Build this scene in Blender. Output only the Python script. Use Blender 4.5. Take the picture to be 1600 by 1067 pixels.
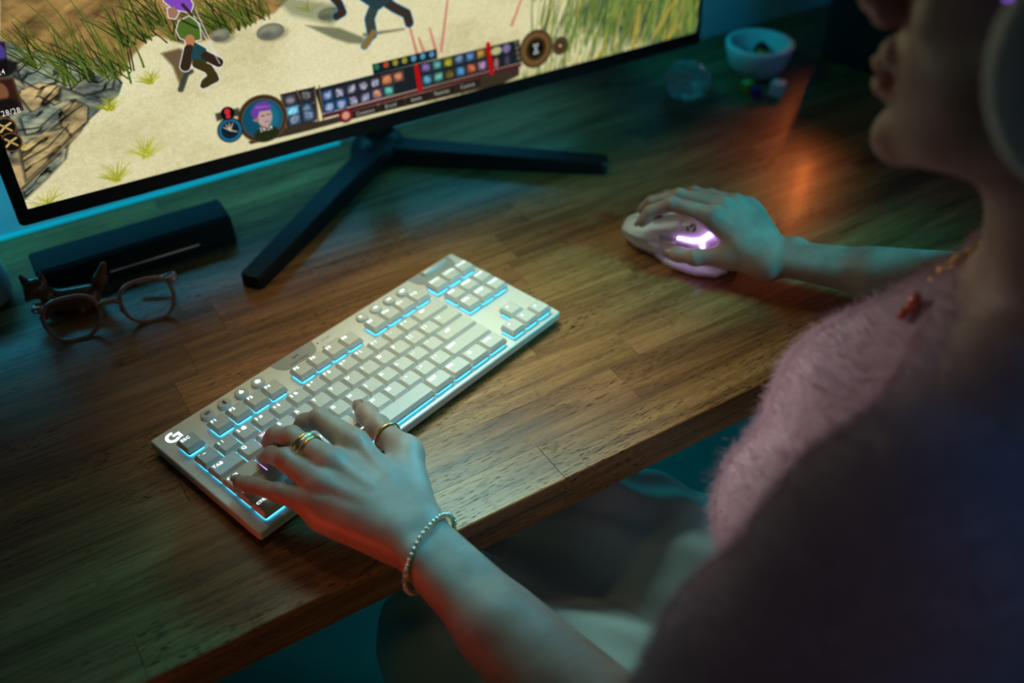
import bpy, math, random
import numpy as np
from mathutils import Vector, Matrix

random.seed(7); RNG = np.random.default_rng(7)
for _o in list(bpy.data.objects): bpy.data.objects.remove(_o)
SC = bpy.context.scene; COL = SC.collection
PI = math.pi
DESK = 0.74                      # height of the desk top above the floor (m); the modelling below is in mm above the desk top

def M3(p): return Vector((p[0]/1000, p[1]/1000, p[2]/1000+DESK))

# ------------------------------------------------------------------ camera
cam = bpy.data.cameras.new('camera'); cam_o = bpy.data.objects.new('camera', cam); COL.objects.link(cam_o)
cR = Vector((0.847516, -0.530764, 0.002552)); cU = Vector((0.342924, 0.551233, 0.760622)); cF = Vector((0.405117, 0.643764, -0.649190))
cam_o.matrix_world = Matrix(((cR.x, cU.x, -cF.x, 0), (cR.y, cU.y, -cF.y, 0), (cR.z, cU.z, -cF.z, 625.97/1000+DESK), (0, 0, 0, 1)))
cam.sensor_width = 36; cam.lens = 36*1550/1600; cam.clip_start = 0.02
cam.dof.use_dof = True; cam.dof.focus_distance = 0.83; cam.dof.aperture_fstop = 2.8
SC.camera = cam_o

# ------------------------------------------------------------------ world, lights, exposure
SC.view_settings.view_transform = 'Standard'; SC.view_settings.look = 'None'
SC.view_settings.exposure = 0.0; SC.view_settings.gamma = 1.0; SC.view_settings.use_curve_mapping = False
SC.cycles.use_denoising = True
SC.cycles.sample_clamp_indirect = 4
SC.cycles.max_bounces = 8
wd = bpy.data.worlds.new('night_room'); SC.world = wd; wd.use_nodes = True
bg = wd.node_tree.nodes['Background']; bg.inputs[0].default_value = (0.05, 0.09, 0.10, 1); bg.inputs[1].default_value = 0.08

def area(name, loc, target, size, power, color, size_y=None, spread=None):
    l = bpy.data.lights.new(name, 'AREA'); l.energy = power; l.color = color; l.size = size/1000
    if size_y: l.shape = 'RECTANGLE'; l.size_y = size_y/1000
    if spread: l.spread = math.radians(spread)
    o = bpy.data.objects.new(name, l); COL.objects.link(o)
    p = M3(loc); o.location = p; o.rotation_euler = (M3(target)-p).to_track_quat('-Z', 'Y').to_euler()
    return o
# soft neutral fill added before the upper screen to brighten the middle of the desk
area('screen_front_fill', (400, 830, 540), (390, 545, 0), 220, 0.2760, (0.700, 1.000, 0.767), spread=52)
# warm fill added above the keyboard and the desk behind it, no lamp there
area('warm_keyboard_fill', (220, 740, 900), (275, 655, 0), 120, 0.0720, (1.0, 0.72, 0.30), spread=32)
# cyan lamp over the top of the monitor, aimed at the near edge of the desk
area('cyan_monitor_lamp', (545, 880, 640), (225, 380, 0), 460, 0.0797, (0.130, 0.826, 1.000), size_y=170, spread=34)
# cyan lamp from the right, on the typing hand
area('cyan_hand_light', (960, 660, 520), (185, 475, 50), 120, 0.1380, (0.000, 0.652, 1.000), spread=24)
# cyan lamp low on the right, raking over the right arm
area('cyan_side_light', (1150, -60, 600), (690, 530, 50), 200, 0.2813, (0.023, 0.818, 1.000), spread=30)
# cyan light strip on the back of the monitor, shining on the wall
area('cyan_strip_light', (330, 1010, 108), (330, 1004, 0), 800, 0.3054, (0.06, 0.62, 1.0), size_y=24, spread=140)
area('cyan_strip_light_left', (-20, 990, 210), (-60, 1067, 120), 120, 0.0898, (0.000, 0.758, 1.000), size_y=120, spread=90)
area('cyan_strip_light_right', (850, 985, 170), (1050, 1000, 20), 90, 0.0490, (0.000, 0.800, 1.000), size_y=60, spread=120)
# orange light low on the left of the desk
area('orange_side_light', (-390, 390, 14), (190, 470, 150), 40, 0.0698, (1.000, 0.080, 0.040), spread=44)
# orange tube lamp far right whose streak shows on the desk
area('orange_tube_light', (1290, 1050, 300), (880, 760, 0), 9, 0.0175, (1.000, 0.200, 0.038), size_y=200, spread=26)
# faint pink light on the chest from the monitor side, deep blue from the room behind, teal under the desk
area('pink_fill_light', (150, 780, 320), (400, 330, 130), 120, 0.1470, (1.000, 0.878, 0.918), spread=36)
area('blue_room_light', (1100, -700, 900), (450, 150, 200), 700, 2.0, (0.0, 0.34, 1.0))
area('sleeve_fill_light', (-350, -500, 800), (370, 240, 190), 300, 0.0090, (0.90, 0.72, 1.0), spread=20)  # added dim fill that lifts the near sleeve, no lamp there
area('cyan_floor_light', (560, 880, -85), (430, 420, -150), 420, 0.3276, (0.000, 0.865, 1.000), size_y=50)
area('olive_front_fill', (-250, -500, 260), (120, 447, -20), 200, 0.0090, (0.900, 1.000, 0.150), spread=30)  # added weak fill on the front edge of the desk
area('cyan_under_desk_light', (1000, 980, -90), (850, 930, -740), 200, 0.5040, (0.000, 0.905, 1.000))
area('cyan_floor_light_left', (-300, 700, -300), (250, 420, -200), 200, 0.0375, (0.060, 0.800, 1.000))

# ------------------------------------------------------------------ materials
def nodes(name):
    m = bpy.data.materials.new(name); m.use_nodes = True
    return m, m.node_tree.nodes, m.node_tree.links, m.node_tree.nodes['Principled BSDF']
def mat(name, col, rough=0.5, metal=0.0, var=0.12, scale=60.0, bump=0.0, coat=0.0, stretch=None, **kw):
    m, N, L, b = nodes(name)
    b.inputs['Roughness'].default_value = rough; b.inputs['Metallic'].default_value = metal
    b.inputs['Coat Weight'].default_value = coat
    for k, v in kw.items(): b.inputs[k.replace('_', ' ')].default_value = v
    tc = N.new('ShaderNodeTexCoord'); mp = N.new('ShaderNodeMapping'); n = N.new('ShaderNodeTexNoise')
    L.new(tc.outputs['Object'], mp.inputs[0]); L.new(mp.outputs[0], n.inputs[0])
    if stretch: mp.inputs['Scale'].default_value = stretch
    n.inputs['Scale'].default_value = scale; n.inputs['Detail'].default_value = 4
    mx = N.new('ShaderNodeMix'); mx.data_type = 'RGBA'; L.new(n.outputs['Fac'], mx.inputs[0])
    mx.inputs[6].default_value = (*[c*(1-var) for c in col], 1); mx.inputs[7].default_value = (*[min(1, c*(1+var)) for c in col], 1)
    L.new(mx.outputs[2], b.inputs['Base Color'])
    if bump:
        bp = N.new('ShaderNodeBump'); bp.inputs['Strength'].default_value = bump; bp.inputs['Distance'].default_value = 0.001
        L.new(n.outputs['Fac'], bp.inputs['Height']); L.new(bp.outputs[0], b.inputs['Normal'])
    return m
def glow(name, col, strength):
    m, N, L, b = nodes(name)
    b.inputs['Base Color'].default_value = (*[c*0.6 for c in col], 1); b.inputs['Emission Color'].default_value = (*col, 1)
    b.inputs['Emission Strength'].default_value = strength
    return m

def wood_mat():
    m, N, L, b = nodes('acacia_wood')
    tc = N.new('ShaderNodeTexCoord'); oi = N.new('ShaderNodeObjectInfo')
    off = N.new('ShaderNodeVectorMath'); off.operation = 'SCALE'; off.inputs[0].default_value = (7.3, 3.1, 5.7); L.new(oi.outputs['Random'], off.inputs[3])
    add = N.new('ShaderNodeVectorMath'); add.operation = 'ADD'; L.new(tc.outputs['Object'], add.inputs[0]); L.new(off.outputs[0], add.inputs[1])
    def noise(sc, scale, detail=4, rough=0.55, dist=0.0):
        mp = N.new('ShaderNodeMapping'); mp.inputs['Scale'].default_value = sc; L.new(add.outputs[0], mp.inputs[0])
        n = N.new('ShaderNodeTexNoise'); n.inputs['Scale'].default_value = scale; n.inputs['Detail'].default_value = detail
        n.inputs['Roughness'].default_value = rough; n.inputs['Distortion'].default_value = dist; L.new(mp.outputs[0], n.inputs[0]); return n
    def ramp(src, *stops):
        r = N.new('ShaderNodeValToRGB'); e = r.color_ramp.elements
        while len(e) < len(stops): e.new(0.5)
        for k, (p, c) in enumerate(stops): e[k].position = p; e[k].color = (*c, 1)
        L.new(src, r.inputs[0]); return r
    figure = noise((3.0, 34, 34), 1.0, 5, 0.6, 0.9)
    fine = noise((11, 300, 300), 1.0, 3, 0.6)
    pores = noise((105, 1150, 1150), 1.0, 1.0, 0.5)
    patch = noise((8, 22, 22), 1.0, 2)
    base = ramp(figure.outputs['Fac'], (0.30, (0.165, 0.062, 0.018)), (0.50, (0.350, 0.148, 0.046)), (0.70, (0.520, 0.245, 0.086)))
    f2 = ramp(fine.outputs['Fac'], (0.32, (0.50, 0.46, 0.42)), (0.58, (1, 1, 1)))
    mul = N.new('ShaderNodeMix'); mul.data_type = 'RGBA'; mul.blend_type = 'MULTIPLY'; mul.inputs[0].default_value = 0.9
    L.new(base.outputs[0], mul.inputs[6]); L.new(f2.outputs[0], mul.inputs[7])
    # each stave its own tone
    hv = N.new('ShaderNodeHueSaturation'); mr = N.new('ShaderNodeMapRange'); mr.inputs['To Min'].default_value = 0.86; mr.inputs['To Max'].default_value = 1.14
    L.new(oi.outputs['Random'], mr.inputs[0]); L.new(mr.outputs[0], hv.inputs['Value']); L.new(mul.outputs[2], hv.inputs['Color'])
    mr2 = N.new('ShaderNodeMath'); mr2.operation = 'MULTIPLY_ADD'; mr2.inputs[1].default_value = 0.014; mr2.inputs[2].default_value = 0.490
    fr = N.new('ShaderNodeMath'); fr.operation = 'FRACT'; k9 = N.new('ShaderNodeMath'); k9.operation = 'MULTIPLY'; k9.inputs[1].default_value = 9.7
    L.new(oi.outputs['Random'], k9.inputs[0]); L.new(k9.outputs[0], fr.inputs[0]); L.new(fr.outputs[0], mr2.inputs[0]); L.new(mr2.outputs[0], hv.inputs['Hue'])
    # open pores: short dark dashes along the grain
    pr = ramp(pores.outputs['Fac'], (0.612, (0, 0, 0)), (0.655, (1, 1, 1)))
    pp = ramp(patch.outputs['Fac'], (0.38, (0.15, 0.15, 0.15)), (0.62, (1, 1, 1)))
    pm = N.new('ShaderNodeMath'); pm.operation = 'MULTIPLY'; L.new(pr.outputs[0], pm.inputs[0]); L.new(pp.outputs[0], pm.inputs[1])
    px = N.new('ShaderNodeMix'); px.data_type = 'RGBA'; L.new(pm.outputs[0], px.inputs[0]); L.new(hv.outputs[0], px.inputs[6]); px.inputs[7].default_value = (0.014, 0.008, 0.004, 1)
    L.new(px.outputs[2], b.inputs['Base Color'])
    h = N.new('ShaderNodeMath'); h.operation = 'MULTIPLY_ADD'; h.inputs[1].default_value = -1.0; L.new(pm.outputs[0], h.inputs[0])
    h2 = N.new('ShaderNodeMath'); h2.operation = 'MULTIPLY'; h2.inputs[1].default_value = 0.10; L.new(fine.outputs['Fac'], h2.inputs[0]); L.new(h2.outputs[0], h.inputs[2])
    bp = N.new('ShaderNodeBump'); bp.inputs['Strength'].default_value = 0.45; bp.inputs['Distance'].default_value = 0.0006
    L.new(h.outputs[0], bp.inputs['Height']); L.new(bp.outputs[0], b.inputs['Normal'])
    sp = N.new('ShaderNodeMapRange'); sp.inputs['To Min'].default_value = 0.45; sp.inputs['To Max'].default_value = 0.05; L.new(pm.outputs[0], sp.inputs[0]); L.new(sp.outputs[0], b.inputs['Specular IOR Level'])
    b.inputs['Coat Weight'].default_value = 0.10; b.inputs['Coat Roughness'].default_value = 0.16; b.inputs['Roughness'].default_value = 0.34
    return m

def skin_mat():
    m, N, L, b = nodes('skin')
    tc = N.new('ShaderNodeTexCoord')
    n1 = N.new('ShaderNodeTexNoise'); n1.inputs['Scale'].default_value = 45; n1.inputs['Detail'].default_value = 5; L.new(tc.outputs['Object'], n1.inputs[0])
    r = N.new('ShaderNodeValToRGB'); e = r.color_ramp.elements
    e[0].position = 0.32; e[0].color = (0.36, 0.225, 0.18, 1); e[1].position = 0.68; e[1].color = (0.455, 0.33, 0.27, 1)
    L.new(n1.outputs['Fac'], r.inputs[0]); L.new(r.outputs[0], b.inputs['Base Color'])
    v = N.new('ShaderNodeTexVoronoi'); v.inputs['Scale'].default_value = 900; L.new(tc.outputs['Object'], v.inputs[0])
    n2 = N.new('ShaderNodeTexNoise'); n2.inputs['Scale'].default_value = 260; n2.inputs['Detail'].default_value = 4; L.new(tc.outputs['Object'], n2.inputs[0])
    ad = N.new('ShaderNodeMath'); ad.operation = 'ADD'; L.new(v.outputs[0], ad.inputs[0]); L.new(n2.outputs['Fac'], ad.inputs[1])
    bp = N.new('ShaderNodeBump'); bp.inputs['Strength'].default_value = 0.07; bp.inputs['Distance'].default_value = 0.0008
    L.new(ad.outputs[0], bp.inputs['Height']); L.new(bp.outputs[0], b.inputs['Normal'])
    b.inputs['Roughness'].default_value = 0.47
    b.inputs['Subsurface Weight'].default_value = 0.12; b.inputs['Subsurface Radius'].default_value = (1.0, 0.35, 0.2); b.inputs['Subsurface Scale'].default_value = 0.004
    return m

MT = dict(
    wood=wood_mat(), skin=skin_mat(),
    wall=mat('painted_wall', (0.55, 0.60, 0.62), 0.85, var=0.04, scale=300, bump=0.05),
    floor=mat('dark_floor', (0.16, 0.18, 0.18), 0.7, var=0.25, scale=12),
    black=mat('black_plastic', (0.008, 0.009, 0.011), 0.5, var=0.2, scale=400, bump=0.03, Specular_IOR_Level=0.3),
    matte_black=mat('black_case', (0.012, 0.016, 0.017), 0.7, var=0.3, scale=200, bump=0.05, Specular_IOR_Level=0.25),
    rubber=mat('black_rubber', (0.015, 0.015, 0.015), 0.8),
    alu=mat('brushed_aluminium', (0.86, 0.84, 0.81), 0.38, 0.25, var=0.10, scale=40, stretch=(2, 60, 60)),
    alu_edge=mat('anodised_edge', (0.74, 0.72, 0.70), 0.38, 0.2, var=0.05),
    cap=mat('keycap_plastic', (0.74, 0.71, 0.68), 0.55, var=0.04, scale=900, bump=0.04),
    white_plastic=mat('white_plastic', (0.88, 0.88, 0.87), 0.40, var=0.03, scale=500),
    grey_plastic=mat('grey_plastic', (0.42, 0.43, 0.43), 0.45, var=0.05, scale=500),
    dark_grey=mat('dark_grey_print', (0.03, 0.04, 0.045), 0.6),
    legend=glow('backlit_legend', (0.80, 0.97, 1.0), 1.7),
    legend_pink=glow('backlit_legend_pink', (1.0, 0.62, 0.95), 1.6),
    led=glow('cyan_backlight', (0.06, 0.52, 0.80), 3.2),
    led_purple=glow('purple_backlight', (0.66, 0.20, 0.85), 4.0),
    mouse_light=glow('violet_light_strip', (0.62, 0.36, 1.0), 5.0),
    gold=mat('polished_gold', (0.95, 0.62, 0.20), 0.28, 1.0, var=0.05),
    silver=mat('polished_silver', (0.90, 0.90, 0.90), 0.25, 1.0, var=0.03),
    nail=mat('nail_varnish', (0.36, 0.22, 0.18), 0.16, var=0.06, coat=0.6),
    gem=mat('clear_stone', (0.92, 0.93, 0.86), 0.12, 0.8, var=0.1, coat=1.0),
    amber=mat('red_amber', (0.50, 0.10, 0.03), 0.15, var=0.2, coat=1.0),
    sweater=mat('pink_knit', (0.42, 0.31, 0.325), 0.9, var=0.15, scale=180, bump=0.3, Sheen_Weight=0.5),
    fuzz=mat('pink_fuzz', (0.52, 0.39, 0.42), 0.8, var=0.15, scale=80),
    trousers=mat('grey_cotton', (0.34, 0.42, 0.42), 0.85, var=0.08, scale=900, bump=0.15),
    hair=mat('dark_hair', (0.025, 0.018, 0.015), 0.45, var=0.3, scale=60, stretch=(1, 1, 9)),
    fox=mat('brown_glaze', (0.26, 0.085, 0.03), 0.14, var=0.45, scale=50, coat=0.7),
    cream=mat('pale_ceramic', (0.62, 0.66, 0.66), 0.45, var=0.03),
    lip=mat('lip', (0.40, 0.16, 0.14), 0.4),
    eye=mat('eye_white', (0.75, 0.75, 0.73), 0.2), iris=mat('iris', (0.05, 0.035, 0.02), 0.2),
    yellow=mat('yellow_resin', (0.42, 0.36, 0.03), 0.3), purple=mat('purple_resin', (0.16, 0.02, 0.20), 0.3),
    shoe=mat('dark_shoe', (0.03, 0.03, 0.035), 0.6), steel=mat('dark_steel', (0.06, 0.06, 0.065), 0.45, 0.6),
    headset=mat('headset_shell', (0.55, 0.60, 0.60), 0.5, var=0.05), cushion=mat('headset_cushion', (0.05, 0.05, 0.06), 0.8),
)
def glass_mat(name, col, rough=0.03, ior=1.45, trans=1.0):
    m = mat(name, col, rough, var=0.03); b = m.node_tree.nodes['Principled BSDF']
    b.inputs['Transmission Weight'].default_value = trans; b.inputs['IOR'].default_value = ior; return m
MT['lens'] = glass_mat('spectacle_lens', (0.95, 0.97, 0.97), 0.01, 1.08)
MT['tortoise'] = glass_mat('rosy_acetate', (0.55, 0.25, 0.19), 0.10, 1.3, 0.35)
MT['crystal'] = glass_mat('cut_glass', (0.75, 0.92, 0.88), 0.03, 1.45, 0.8)

# ------------------------------------------------------------------ object helpers
def setp(o, label=None, cat=None, group=None, kind=None):
    for k, v in (('label', label), ('category', cat), ('group', group), ('kind', kind)):
        if v: o[k] = v
    return o
def mobj(name, me, parent=None, loc=(0, 0, 0), local=False):
    o = bpy.data.objects.new(name, me); COL.objects.link(o); o.location = loc
    if parent:
        o.parent = parent
        if not local: o.matrix_parent_inverse = parent.matrix_basis.inverted()
    return o
def empty(name, loc_mm, label, cat, group=None, rotz=0):
    o = bpy.data.objects.new(name, None); COL.objects.link(o); o.empty_display_size = 0.02
    o.location = M3(loc_mm); o.rotation_euler = (0, 0, rotz); setp(o, label, cat, group); return o
def tomesh(name, V, F, m, smooth=False):
    me = bpy.data.meshes.new(name); me.from_pydata([tuple(v) for v in V], [], [tuple(f) for f in F])
    me.materials.append(m)
    if smooth: me.polygons.foreach_set('use_smooth', [True]*len(me.polygons))
    me.update(); return me
def world(name, V, F, m, parent=None, smooth=False):
    """a mesh from points in mm above the desk top; its origin goes to its bottom centre"""
    V = np.asarray(V, float)/1000; V[:, 2] += DESK
    c = np.array([(V[:, 0].min()+V[:, 0].max())/2, (V[:, 1].min()+V[:, 1].max())/2, V[:, 2].min()])
    return mobj(name, tomesh(name, V-c, F, m, smooth), parent, tuple(c))
class Geo:
    def __init__(s): s.V = []; s.F = []
    def add(s, V, F):
        n = len(s.V); s.V += [tuple(v) for v in V]; s.F += [tuple(i+n for i in f) for f in F]; return s
def loft(rings, cap0=True, cap1=True, closed=True):
    n = len(rings[0]); V = [p for r in rings for p in r]; F = []
    for k in range(len(rings)-1):
        for i in range(n if closed else n-1):
            j = (i+1) % n; F.append((k*n+i, k*n+j, (k+1)*n+j, (k+1)*n+i))
    if cap0: F.append(tuple(range(n-1, -1, -1)))
    if cap1: F.append(tuple((len(rings)-1)*n+i for i in range(n)))
    return V, F
def rrect(w, d, r, z, n=3, cx=0, cy=0):
    out = []
    for sx, sy, a0 in ((1, 1, 0), (-1, 1, 90), (-1, -1, 180), (1, -1, 270)):
        for i in range(n+1):
            a = math.radians(a0+90*i/n); out.append((cx+sx*(w/2-r)+r*math.cos(a), cy+sy*(d/2-r)+r*math.sin(a), z))
    return out
def slab(w, d, r, z0, z1, bev=0.4, cx=0, cy=0, n=3):
    return loft([rrect(w-2*bev, d-2*bev, max(r-bev, .05), z0, n, cx, cy), rrect(w, d, r, z0+bev, n, cx, cy),
                 rrect(w, d, r, z1-bev, n, cx, cy), rrect(w-2*bev, d-2*bev, max(r-bev, .05), z1, n, cx, cy)])
def prism(poly, z0, z1):
    return loft([[(x, y, z0) for x, y in poly], [(x, y, z1) for x, y in poly]])
def lathe(prof, n=32, cap0=True, cap1=True):
    return loft([[(r*math.cos(2*PI*i/n), r*math.sin(2*PI*i/n), z) for i in range(n)] for r, z in prof], cap0, cap1)
def tube(pts, rad, n=10, closed=False, cap=True, up=(0, 0, 1)):
    pts = [Vector(p) for p in pts]; N = len(pts); rads = rad if hasattr(rad, '__len__') else [rad]*N; rings = []
    for k in range(N):
        a = pts[(k-1) % N] if (closed or k) else pts[0]; b = pts[(k+1) % N] if (closed or k < N-1) else pts[-1]
        t = (b-a).normalized(); u = t.cross(Vector(up))
        if u.length < 1e-3: u = t.cross(Vector((0.3, 1, 0)))
        u.normalize(); w = u.cross(t)
        rings.append([tuple(pts[k]+rads[k]*(math.cos(2*PI*i/n)*u+math.sin(2*PI*i/n)*w)) for i in range(n)])
    if closed: rings.append(rings[0])
    return loft(rings, cap and not closed, cap and not closed)
def shift(VF, dx=0, dy=0, dz=0, rot=0, s=1):
    c, q = math.cos(rot), math.sin(rot)
    return [(dx+s*(c*x-q*y), dy+s*(q*x+c*y), dz+s*z) for x, y, z in VF[0]], VF[1]
def ball(r, n=10, m=7, sc=(1, 1, 1)):
    V, F = loft([[(r*math.sin(PI*k/m)*math.cos(2*PI*i/n)*sc[0], r*math.sin(PI*k/m)*math.sin(2*PI*i/n)*sc[1], -r*math.cos(PI*k/m)*sc[2]) for i in range(n)] for k in range(1, m)])
    return V, F
def local(name, VF, m, parent, smooth=False, loc=(0, 0, 0)):
    """a mesh in the parent's own frame (mm)"""
    V = [(x/1000, y/1000, z/1000) for x, y, z in VF[0]]
    return mobj(name, tomesh(name, V, VF[1], m, smooth), parent, tuple(c/1000 for c in loc), True)

# ------------------------------------------------------------------ smooth solids (distance fields -> mesh), for bodies and cloth
class Field:
    def __init__(s, lo, hi, h):
        s.lo = np.array(lo, float); s.h = h; s.n = np.ceil((np.array(hi)-s.lo)/h).astype(int)+1
        s.ax = [s.lo[i]+h*np.arange(s.n[i]) for i in range(3)]; s.D = np.full(s.n, 30.0)
    def sub(s, lo, hi):
        a = np.clip(np.floor((np.array(lo)-s.lo)/s.h).astype(int), 0, s.n); b = np.clip(np.ceil((np.array(hi)-s.lo)/s.h).astype(int)+1, 0, s.n)
        sl = tuple(slice(a[i], b[i]) for i in range(3)); X, Y, Z = np.meshgrid(*[s.ax[i][sl[i]] for i in range(3)], indexing='ij', sparse=True); return sl, X, Y, Z
    def put(s, sl, d, k, cut=False):
        a = s.D[sl]
        if cut: h = np.maximum(k-np.abs(a+d), 0)/k; s.D[sl] = np.maximum(a, -d)+h*h*k*0.25; return
        h = np.maximum(k-np.abs(a-d), 0)/k; s.D[sl] = np.minimum(a, d)-h*h*k*0.25
    def cone(s, a, b, ra, rb, k=4.0, flat=None, cut=False):
        """tapered limb from a to b; flat=(normal, factor) squeezes it along a normal"""
        a = np.array(a, float); b = np.array(b, float); mg = max(ra, rb)+max(k, 4)+2
        sl, X, Y, Z = s.sub(np.minimum(a, b)-mg, np.maximum(a, b)+mg)
        d = b-a; L2 = d@d+1e-9; px, py, pz = X-a[0], Y-a[1], Z-a[2]
        t = np.clip((px*d[0]+py*d[1]+pz*d[2])/L2, 0, 1); qx, qy, qz = px-t*d[0], py-t*d[1], pz-t*d[2]
        if flat is not None:
            n = np.array(flat[0], float); n /= np.linalg.norm(n); q = (qx*n[0]+qy*n[1]+qz*n[2])*(1/flat[1]-1); qx, qy, qz = qx+q*n[0], qy+q*n[1], qz+q*n[2]
        s.put(sl, np.sqrt(qx*qx+qy*qy+qz*qz)-(ra+(rb-ra)*t), k, cut); return s
    def ell(s, c, r, k=4.0, axes=None, cut=False):
        c = np.array(c, float); r = np.array(r, float); mg = r.max()+max(k, 4)+2
        sl, X, Y, Z = s.sub(c-mg, c+mg); P = (X-c[0], Y-c[1], Z-c[2])
        A = np.eye(3) if axes is None else np.array(axes, float)
        q = [P[0]*A[i][0]+P[1]*A[i][1]+P[2]*A[i][2] for i in range(3)]
        k0 = np.sqrt(sum((q[i]/r[i])**2 for i in range(3))); k1 = np.sqrt(sum((q[i]/r[i]**2)**2 for i in range(3)))+1e-9
        s.put(sl, k0*(k0-1)/k1, k, cut); return s
    def mesh(s, relax=1):
        D = s.D; ins = D < 0; nx, ny, nz = D.shape; c = np.zeros((nx-1, ny-1, nz-1), int)
        for i in (0, 1):
            for j in (0, 1):
                for k in (0, 1): c += ins[i:nx-1+i, j:ny-1+j, k:nz-1+k]
        act = (c > 0) & (c < 8); idx = -np.ones(act.shape, int); cells = np.argwhere(act); idx[act] = np.arange(len(cells))
        acc = np.zeros((len(cells), 3)); cnt = np.zeros(len(cells)); ci, cj, ck = cells.T
        corner = [(i, j, k) for i in (0, 1) for j in (0, 1) for k in (0, 1)]
        for A in corner:
            for ax in range(3):
                if A[ax]: continue
                B = list(A); B[ax] = 1
                da = D[ci+A[0], cj+A[1], ck+A[2]]; db = D[ci+B[0], cj+B[1], ck+B[2]]; mm = (da < 0) != (db < 0)
                t = np.where(mm, da/np.where(mm, da-db, 1), 0); p = np.repeat(np.array([A], float), len(cells), 0); p[:, ax] += t
                acc[mm] += p[mm]; cnt[mm] += 1
        V = s.lo+s.h*(cells+acc/cnt[:, None]); Q = []
        for ax in range(3):
            u, v = (ax+1) % 3, (ax+2) % 3
            sl0 = [slice(None)]*3; sl1 = [slice(None)]*3; sl0[ax] = slice(0, -1); sl1[ax] = slice(1, None)
            e = np.argwhere(ins[tuple(sl0)] != ins[tuple(sl1)])
            e = e[(e[:, u] > 0) & (e[:, v] > 0) & (e[:, u] < D.shape[u]-1) & (e[:, v] < D.shape[v]-1)]
            if not len(e): continue
            out = ins[tuple(e.T)]; q = []
            for du, dv in ((-1, -1), (0, -1), (0, 0), (-1, 0)):
                w = e.copy(); w[:, u] += du; w[:, v] += dv; q.append(idx[tuple(w.T)])
            q = np.array(q).T; q = np.where(out[:, None], q, q[:, ::-1]); Q.append(q)
        Q = np.concatenate(Q)
        for _ in range(relax):
            S = np.zeros_like(V); n = np.zeros(len(V))
            for a in range(4):
                for b in ((a+1) % 4, (a+3) % 4): np.add.at(S, Q[:, a], V[Q[:, b]]); np.add.at(n, Q[:, a], 1)
            V = V*0.5+0.5*S/np.maximum(n, 1)[:, None]
        return V, Q
def quadmesh(name, V, Q, m, parent=None):
    V = np.asarray(V, float)/1000; V[:, 2] += DESK
    c = np.array([(V[:, 0].min()+V[:, 0].max())/2, (V[:, 1].min()+V[:, 1].max())/2, V[:, 2].min()])
    me = bpy.data.meshes.new(name); nq = len(Q); me.vertices.add(len(V)); me.vertices.foreach_set('co', (V-c).ravel())
    me.loops.add(nq*4); me.loops.foreach_set('vertex_index', np.asarray(Q).ravel().astype(np.int32)); me.polygons.add(nq)
    me.polygons.foreach_set('loop_start', np.arange(0, nq*4, 4, dtype=np.int32)); me.polygons.foreach_set('use_smooth', np.ones(nq, bool))
    me.materials.append(m); me.update(calc_edges=True); me.validate()
    return mobj(name, me, parent, tuple(c))

# lettering: one mesh per text, shared
_tx = {}
def letters(strings):
    tmp = []
    for s in strings:
        cu = bpy.data.curves.new('lettering', 'FONT'); cu.body = s; cu.size = 1.0; cu.offset = 0.006; cu.space_character = 1.12; cu.resolution_u = 2
        o = bpy.data.objects.new('lettering', cu); COL.objects.link(o); tmp.append((s, o))
    dg = bpy.context.evaluated_depsgraph_get(); dg.update()
    for s, o in tmp:
        me = bpy.data.meshes.new_from_object(o.evaluated_get(dg)); co = np.empty(len(me.vertices)*3); me.vertices.foreach_get('co', co)
        _tx[s] = (co.reshape(-1, 3), [tuple(p.vertices) for p in me.polygons])
    for s, o in tmp:
        c = o.data; bpy.data.objects.remove(o); bpy.data.curves.remove(c)
        
def text_geo(s, size, x, y, z, anchor='left', sx=1.0):
    co, F = _tx[s]; w = co[:, 0].max()-co[:, 0].min(); x0 = co[:, 0].min()
    dx = {'left': 0, 'center': -w/2, 'right': -w}[anchor]
    return [(x+(p[0]-x0+dx)*size*sx, y+p[1]*size, z) for p in co], F
# ------------------------------------------------------------------ the room
def box(x0, x1, y0, y1, z0, z1): return loft([[(x0, y0, z), (x1, y0, z), (x1, y1, z), (x0, y1, z)] for z in (z0, z1)])
setp(world('floor', *box(-1800, 3200, -2000, 1067, -780, -740), MT['floor']), kind='structure')
setp(world('wall_back', *box(-1800, 3200, 1067.5, 1147, -780, 1760), MT['wall']), kind='structure')
setp(world('baseboard_back', *box(-1800, 3200, 1055, 1067, -739.5, -660), MT['white_plastic']), kind='structure')

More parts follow.
